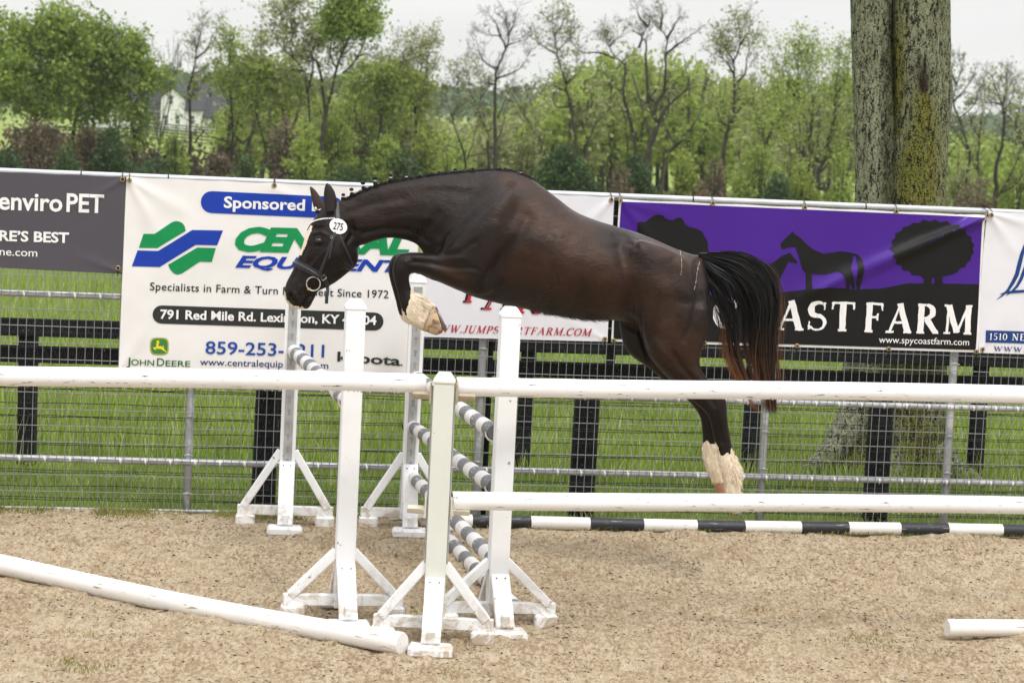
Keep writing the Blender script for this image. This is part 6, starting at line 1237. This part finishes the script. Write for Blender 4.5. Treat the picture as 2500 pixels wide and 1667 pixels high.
# shrubs along the pasture edge
def shrub(label, px, py, wpx, hpx, Y, kind, n, seed, size=.12, group='shrubs below the trees'):
    P = atY(px, 420, Y); P.z = float(terr(P.x, P.y)); sc = Y/FPX; top = atY(px, py-hpx, Y).z; H = top-P.z; r_ = np.random.default_rng(seed); root = empty('shrub', P, label, 'shrub', group)
    b = MB(); K = []
    for k in range(14):
        a = r_.random()*6.28; q_ = P+Vector((math.cos(a)*wpx*sc*.8*r_.random(), math.sin(a)*.8, H*(.35+.6*r_.random()))); b.tube([P+Vector((0, 0, -.1)), P.lerp(q_, .5)+Vector((r_.normal()*.1, 0, .1)), q_], [.04, .025, .01], 4, False)
    b.build('stem', M_TRUNKL, root, smooth=True)
    lob = np.stack([r_.uniform(-.75, .75, 9), r_.uniform(-.5, .5, 9), r_.uniform(.15, .8, 9)], 1); lr = r_.uniform(.22, .45, 9); k_ = r_.integers(0, 9, 190); dd_ = r_.normal(0, 1, (190, 3)); dd_ /= np.linalg.norm(dd_, axis=1, keepdims=True); pp_ = lob[k_]+dd_*lr[k_][:, None]*[1, 1, .6]; hh_ = np.clip(pp_[:, 2]*(1-.35*np.abs(pp_[:, 0])), .02, 1.02); C = np.stack([P.x+wpx*sc*pp_[:, 0], P.y+pp_[:, 1]*.9, P.z+H*hh_], 1)
    V, Q = leafcloud(C, n, .16, size, seed, .8); link('foliage', mesh_np('foliage', V, Q), LEAF[kind], root)
SH = [('dark shrub at the left edge behind the grey banner', 10, 400, 42, 60, A-8, 'dark', 2600), ('rusty brown brush around the ivy clad maple', 80, 400, 60, 120, A-7, 'rust', 3600), ('dark green shrub between the two maples', 160, 410, 46, 70, A-9, 'dark', 3000), ('rusty brown brush below the second maple', 222, 400, 48, 120, A-6, 'rust', 3400),
 ('dark green bush below the smaller maple', 268, 410, 36, 130, A-7, 'dark', 3600), ('low dark bush left of the leaning tree', 385, 410, 48, 48, A-9, 'dark', 2800), ('light green brush at the foot of the leaning tree', 430, 400, 40, 120, A-4, 'fresh', 2600), ('brown leafless brush below the farmhouse fence', 530, 420, 44, 66, A-6, 'rust', 2600),
 ('dark shrub right of the brown brush', 590, 420, 34, 60, A-8, 'dark', 2200), ('rusty mound of vines around the budding tree', 690, 420, 52, 150, A-5, 'rust', 5200), ('bright green shrub left of the dark forked tree', 745, 420, 50, 120, A-8, 'fresh', 4200), ('green shrub below the green topped tree', 820, 430, 56, 190, A-3, 'fresh', 5600), ('dark low bush under the green topped tree', 860, 430, 50, 50, A-9, 'dark', 2800),
 ('olive shrub above the horse\'s mane', 935, 430, 60, 150, A-4, 'fresh', 4600), ('lime green shrub above the horse\'s crest', 1040, 430, 60, 140, A-2, 'lime', 4200), ('small lime bush left of the orange barn', 1090, 430, 30, 80, A-6, 'lime', 1800),
 ('olive brush left of the big dark cedar bush', 1300, 440, 50, 180, A+4, 'olive', 3800), ('big dark green cedar bush behind the horse\'s withers', 1400, 470, 82, 135, A-8, 'dark', 9500), ('second dark green bush right of the cedar bush', 1560, 480, 70, 110, A-8, 'dark', 7000), ('brown brush between the dark bushes', 1525, 480, 26, 100, A-10, 'rust', 1800), ('lime green brush below the old spreading tree', 1660, 480, 56, 130, A-4, 'lime', 4200), ('pale brown brush left of the bare topped tree', 1745, 480, 42, 110, A-6, 'rust', 1800), ('light green brush below the bare topped tree', 1850, 480, 62, 150, A-5, 'fresh', 5200), ('dark bush left of the lime bush', 1905, 480, 38, 60, A-9, 'dark', 2600), ('lime green bush left of the big double trunk', 1965, 485, 42, 100, A-8, 'lime', 3400), ('green brush touching the big double trunk', 2050, 485, 40, 150, A-2, 'fresh', 3000), ('rusty brush at the fence top near the right edge', 2400, 500, 60, 70, A-6, 'rust', 2600), ('green brush right of the big double trunk', 2345, 500, 50, 160, A+2, 'olive', 3600), ('dark leafy brush at the right edge', 2490, 500, 50, 130, A-2, 'fresh', 3600)]
for i, s_ in enumerate(SH): shrub(*s_, seed=400+i)
# wooded hill in the distance: one mass of young foliage with trunks
def wood(name, label, cols, Y0, Y1, n, seed, kind, dens):
    r_ = np.random.default_rng(seed); Vs = []; Qs = []; nv_ = 0; b = MB()
    for i in range(n):
        Y = Y0+(Y1-Y0)*r_.random(); px = cols[0][0]+(cols[-1][0]-cols[0][0])*r_.random(); yt = np.interp(px, [c_[0] for c_ in cols], [c_[1] for c_ in cols])+abs(r_.normal(0, 22)); P = atY(px, 400, Y); z0 = float(terr(P.x, P.y)); top = atY(px, yt, Y).z; H = top-z0; w_ = (38+30*r_.random())*Y/FPX
        m_ = 26; th_ = r_.random(m_)*6.28; ph = np.arccos(r_.random(m_)*1.9-.9); rr = .5+.5*r_.random(m_); C = np.stack([P.x+w_*rr*np.cos(th_)*np.sin(ph), Y+w_*rr*np.sin(th_)*np.sin(ph), z0+H*.55+H*.45*rr*np.cos(ph)], 1)
        V, Q = leafcloud(C, dens, w_*.26, .20*Y/A, int(seed*100+i), .8); Vs.append(V); Qs.append(Q+nv_); nv_ += len(V)
        x_ = P.x; b.tube([(x_, Y-w_*.5, z0-.2), (x_+r_.normal()*.3, Y-w_*.6, z0+H*.45), (x_+r_.normal()*.6, Y-w_*.4, z0+H*.85)], [.17, .12, .04], 4, False)
        for k in range(3): f = .35+.4*r_.random(); b.tube([(x_, Y, z0+H*f), (x_+r_.normal()*w_*.5, Y, z0+H*(f+.14)), (x_+r_.normal()*w_*.8, Y, z0+H*min(f+.32, 1))], [.07, .05, .015], 3, False)
    o = link(name, mesh_np(name, np.concatenate(Vs), np.concatenate(Qs)), LEAF[kind]); tag(o, label, 'wood', kind='stuff'); tr = b.build('trunks', M_TRUNK, smooth=True); tr['kind'] = 'stuff'; tr.parent = o
wood('wooded_hill', 'dense far wood of young yellow green spring trees behind the horse\'s back', [(1180, 300), (1300, 235), (1400, 140), (1520, 115), (1640, 120), (1740, 150), (1850, 190), (2080, 160)], 135, 175, 62, 5, 'fresh', 1100)
wood('olive_wood', 'paler olive wood filling in between the yellow green trees', [(1180, 310), (1300, 220), (1500, 150), (1700, 150), (1900, 210), (2100, 190)], 130, 185, 40, 6, 'olive', 900)
wood('far_copse', 'thin far copse of pale trees behind the left tree row', [(560, 240), (800, 220), (1000, 270), (1180, 290)], 150, 230, 20, 7, 'olive', 420)
wood('left_hedgerow', 'loose hedgerow of spring brush running behind the maples and the dark forked tree', [(560, 255), (640, 200), (760, 215), (900, 225), (1010, 265), (1100, 300), (1180, 290)], 122, 138, 34, 9, 'fresh', 620)
wood('brown_hedgerow', 'brownish leafless brush along the foot of the left tree row', [(-60, 300), (60, 285), (200, 300), (300, 335), (480, 350), (640, 310), (1180, 330)], 117, 124, 20, 10, 'rust', 420)
wood('low_hedgerow', 'low dark green brush along the foot of the tree row', [(-60, 345), (300, 350), (480, 370), (700, 330), (1180, 340)], 112, 118, 14, 13, 'dark', 340)
wood('right_copse', 'green copse behind the bare trees at the right', [(2290, 300), (2400, 330), (2560, 320)], 130, 170, 16, 8, 'fresh', 700)
# far wooded ridges
r_ = np.random.default_rng(77); Vs = []; Qs = []; nv_ = 0
for i in range(260):
    Y = 500+1200*r_.random()**1.5; px = -300+3100*r_.random(); P = atY(px, 300, Y); z0 = float(terr(P.x, Y)); C = np.array([[P.x+r_.normal()*9, Y+r_.normal()*5, z0+3+5*r_.random()] for k in range(8)]); V, Q = leafcloud(C, 90, 3.2, 2.6, i, .7); Vs.append(V); Qs.append(Q+nv_); nv_ += len(V)
M_FAR = leafmat('far_trees', [(.07, .11, .05), (.10, .14, .06), (.12, .15, .08)], .2, clump=.8, csc=.05)
o = link('far_ridge_woods', mesh_np('far_ridge_woods', np.concatenate(Vs), np.concatenate(Qs)), M_FAR); tag(o, 'far bluish green woods on the low hills at the horizon', 'wood', kind='stuff')
# ================================================================ FARMHOUSE, BARN, PASTURE FENCE
M_SIDING = NT('white_siding'); t = M_SIDING; g = t.n('TexWave'); g.wave_type = 'BANDS'; g.bands_direction = 'Z'; t.l(t.co(), g.inputs[0]); g.inputs['Scale'].default_value = 2.6; M_SIDING = t.fin(t.mix(g.outputs[0], (.66, .66, .64), (.74, .74, .72)), .7)
M_ROOF = plain('dark_shingle_roof', (.06, .062, .07), .85, .2, 3, .1); M_TRIM = plain('white_trim', (.78, .78, .76), .6, .05); M_PANE = NT('window_pane'); M_PANE = M_PANE.fin((.05, .065, .07), .15, spec=.6)
HY = 330
def hx(px, py, dy=0): return atY(px, py, HY+dy)
hb = hx(400, 318); gz = hb.z-.6
house = empty('farmhouse', (hb.x, HY, gz), 'white farmhouse with dark shingle roof and front gable seen between the trees', 'house')
def block(name, x0, x1, zt, d0, d1): b = MB(); b.frame(((x0+x1)/2, HY+(d0+d1)/2, (gz+zt)/2), Vector(((x1-x0)/2, 0, 0)), Vector((0, (d1-d0)/2, 0)), Vector((0, 0, (zt-gz)/2))); return b.build(name, M_SIDING, house)
def roof(x0, x1, ze, zr, d0, d1, ov=.4):
    b = MB(); ym = HY+(d0+d1)/2; y0, y1 = HY+d0-ov, HY+d1+ov; x0 -= ov; x1 += ov; T = .18
    b.add([(x0, y0, ze), (x1, y0, ze), (x1, ym, zr), (x0, ym, zr), (x0, y1, ze), (x1, y1, ze), (x0, y0, ze+T), (x1, y0, ze+T), (x1, ym, zr+T), (x0, ym, zr+T), (x0, y1, ze+T), (x1, y1, ze+T)], [(6, 7, 8, 9), (9, 8, 11, 10), (0, 3, 2, 1), (3, 4, 5, 2), (0, 1, 7, 6), (4, 10, 11, 5), (0, 6, 9, 3), (3, 9, 10, 4), (1, 2, 8, 7), (2, 5, 11, 8)])
    b2 = b.build('roof', M_ROOF, house); g = MB()
    for x in (x0+ov, x1-ov): g.add([(x-.02, y0+ov, ze), (x-.02, ym, zr-.02), (x-.02, y1-ov, ze), (x+.02, y0+ov, ze), (x+.02, ym, zr-.02), (x+.02, y1-ov, ze)], [(0, 2, 1), (3, 4, 5), (0, 1, 4, 3), (1, 2, 5, 4), (0, 3, 5, 2)])
    g.build('gable_wall', M_SIDING, house)
X = lambda px, py=290: hx(px, py).x; Zp = lambda px, py: hx(px, py).z
block('wall', X(330), X(492), Zp(400, 268), 0, 9); roof(X(330), X(492), Zp(400, 268), Zp(400, 200), 0, 9)
block('wall', X(190), X(329.5), Zp(260, 272), 1.5, 8); roof(X(190), X(327), Zp(260, 272), Zp(260, 222), 1.5, 8)
block('wall', X(492.5), X(556), Zp(520, 290), 1.0, 8); roof(X(495), X(556), Zp(520, 290), Zp(520, 240), 1.0, 8)
# front gable
x0, x1 = X(394), X(450); xm = (x0+x1)/2; ze = Zp(420, 240); zr = Zp(420, 217); b = MB(); yf = HY-.9
b.add([(x0, yf, gz), (x1, yf, gz), (x1, yf, ze), (xm, yf, zr), (x0, yf, ze), (x0, HY+3.5, gz), (x1, HY+3.5, gz), (x1, HY+3.5, ze), (xm, HY+3.5, zr), (x0, HY+3.5, ze)], [(0, 1, 2, 3, 4), (5, 9, 8, 7, 6), (0, 4, 9, 5), (1, 6, 7, 2), (4, 3, 8, 9), (2, 7, 8, 3)]); b.build('gable_wall', M_SIDING, house)
b = MB()
for s_, xa in ((-1, x0-.3), (1, x1+.3)): b.add([(xa, yf-.25, ze-.12), (xm, yf-.25, zr+.12), (xm, HY+3.6, zr+.12), (xa, HY+3.6, ze-.12), (xa, yf-.25, ze+.05), (xm, yf-.25, zr+.3), (xm, HY+3.6, zr+.3), (xa, HY+3.6, ze+.05)], [(0, 1, 2, 3), (4, 7, 6, 5), (0, 4, 5, 1), (2, 6, 7, 3), (0, 3, 7, 4)])
b.build('roof', M_ROOF, house)
def window(px, py, w_, h_, d=-.03):
    c = hx(px, py); c.y = HY+d; b = MB(); 
    for sx in (-1, 1): b.frame((c.x+sx*w_/2, c.y-.04, c.z), Vector((.07, 0, 0)), Vector((0, .05, 0)), Vector((0, 0, h_/2+.07)))
    for sz in (-1, 0, 1): b.frame((c.x, c.y-.043, c.z+sz*h_/2), Vector((w_/2-.071, 0, 0)), Vector((0, .05, 0)), Vector((0, 0, .06 if sz else .03)))
    f = b.build('window', M_TRIM, house); b = MB(); b.frame((c.x, c.y-.01, c.z), Vector((w_/2, 0, 0)), Vector((0, .02, 0)), Vector((0, 0, h_/2))); b.build('pane', M_PANE, f)
for px, py, d in ((360, 295, -.03), (346, 296, -.03), (378, 295, -.03), (420, 245, -.93), (408, 292, -.93), (436, 292, -.93), (470, 293, -.03), (520, 303, .97), (206, 292, 1.47), (240, 292, 1.47), (290, 292, 1.47)): window(px, py, .75, 1.35, d)
b = MB(); c = hx(385, 300); b.frame((X(385), HY-.04, c.z), Vector((.5, 0, 0)), Vector((0, .05, 0)), Vector((0, 0, 1.05))); b.build('door', M_PANE, house)
b = MB(); b.frame((X(380), HY-1.2, Zp(380, 277)), Vector((X(394)-X(366), 0, 0))*.5, Vector((0, 1.1, 0)), Vector((0, 0, .12))); b.build('porch_roof', M_ROOF, house)
b = MB(); b.frame((X(470), HY+4, Zp(470, 192)), Vector((.4, 0, 0)), Vector((0, .4, 0)), Vector((0, 0, 1.1))); b.build('chimney', plain('grey_brick', (.25, .22, .21), .9, .2, 4), house)
# barn
M_BARN = plain('orange_brown_boards', (.34, .17, .08), .8, .25, 1.2); M_METROOF = plain('pale_metal_roof', (.50, .52, .55), .45, .1, 2)
BY = 190
def shed(name, label, cat, px0, px1, pyt, pyb, Y, depth, wall, roofm, rise):
    a = atY(px0, pyb, Y); c = atY(px1, pyb, Y); zt = atY((px0+px1)/2, pyt, Y).z; gz_ = min(float(terr(a.x, Y)), a.z)-.2; r0 = empty(name, ((a.x+c.x)/2, Y, gz_), label, cat); b = MB(); b.frame(((a.x+c.x)/2, Y+depth/2, (gz_+zt)/2), Vector(((c.x-a.x)/2, 0, 0)), Vector((0, depth/2, 0)), Vector((0, 0, (zt-gz_)/2))); b.build('wall', wall, r0)
    b = MB(); x0, x1 = a.x-.3, c.x+.3; ym = Y+depth/2; b.add([(x0, Y-.4, zt), (x1, Y-.4, zt), (x1, ym, zt+rise), (x0, ym, zt+rise), (x0, Y+depth+.4, zt), (x1, Y+depth+.4, zt)], [(0, 1, 2, 3), (3, 2, 5, 4), (0, 3, 4), (1, 5, 2), (0, 4, 5, 1)]); b.build('roof', roofm, r0)
    n = max(2, int((c.x-a.x)/2.2))
    for k in range(n):
        b = MB(); xx = a.x+(c.x-a.x)*(k+.5)/n; b.frame((xx, Y-.02, gz_+(zt-gz_)*.45), Vector((.45, 0, 0)), Vector((0, .03, 0)), Vector((0, 0, (zt-gz_)*.33))); b.build('door', M_TRUNKL, r0)
shed('barn', 'long orange brown barn above the horse\'s neck', 'barn', 1105, 1178, 378, 414, BY, 5, M_BARN, plain('brown_roof', (.22, .13, .08), .8, .2), .9)
shed('barn', 'orange brown barn wing right of the tall bare tree', 'barn', 1212, 1296, 392, 426, BY+1, 5, M_BARN, plain('tan_roof', (.30, .20, .12), .8, .2), .9)
shed('shed', 'white metal roofed shed between the two orange barns', 'shed', 1174, 1204, 386, 408, BY-4, 5, M_TRIM, M_METROOF, 1.0)
shed('shed', 'small dark red shed left of the big double trunk', 'shed', 2028, 2068, 470, 492, 150, 4, plain('dark_red_boards', (.22, .06, .05), .8, .2), M_ROOF, .6)
# pasture board fences
M_PF = plain('weathered_dark_board', (.05, .045, .045), .8, .3, 2)
def pfence(label, a, c, n, h=1.35, rows=4):
    r0 = empty('pasture_fence', a, label, 'fence', 'pasture fences near the farmhouse'); a = Vector(a); c = Vector(c)
    for i in range(n+1):
        p = a.lerp(c, i/n); p.z = float(terr(p.x, p.y)); b = MB(); b.frame(p+Vector((0, 0, h/2-.1)), Vector((.045, 0, 0)), Vector((0, .045, 0)), Vector((0, 0, h/2+.1))); b.build('post', M_PF, r0)
    for j in range(rows):
        b = MB()
        for i in range(n):
            p = a.lerp(c, i/n); q_ = a.lerp(c, (i+1)/n); p.z = float(terr(p.x, p.y)); q_.z = float(terr(q_.x, q_.y)); z_ = Vector((0, -.09, .25+j*(h-.3)/(rows-1)*1.0)); b.bar(p+z_, q_+z_, .03, .14)
        b.build('board', M_PF, r0)
pfence('four board pasture fence running right below the farmhouse', atY(318, 340, 270), atY(720, 400, 205), 16); pfence('second pasture fence on the slope behind the first one', atY(340, 330, 300), atY(640, 360, 262), 12); pfence('brown pasture fence in front of the farmhouse lawn', atY(130, 320, 240), atY(345, 330, 245), 9); pfence('far pasture fence above the horse\'s crest', atY(960, 390, 235), atY(1110, 400, 215), 8)
# ================================================================ THE AIR
hz = MB(); hz.frame((0, 930, 19), Vector((1520, 0, 0)), Vector((0, 980, 0)), Vector((0, 0, 24)))
HM = bpy.data.materials.new('haze_air'); HM.use_nodes = True; ht = HM.node_tree; ht.nodes.clear(); ho = ht.nodes.new('ShaderNodeOutputMaterial'); hv = ht.nodes.new('ShaderNodeVolumePrincipled')
hv.inputs['Color'].default_value = (.93, .95, 1, 1); hv.inputs['Density'].default_value = 0.00017; hv.inputs['Anisotropy'].default_value = .1; ht.links.new(hv.outputs[0], ho.inputs['Volume'])
o = hz.build('haze', HM); tag(o, 'thin pale haze in the air over the whole pasture', 'haze', kind='stuff')
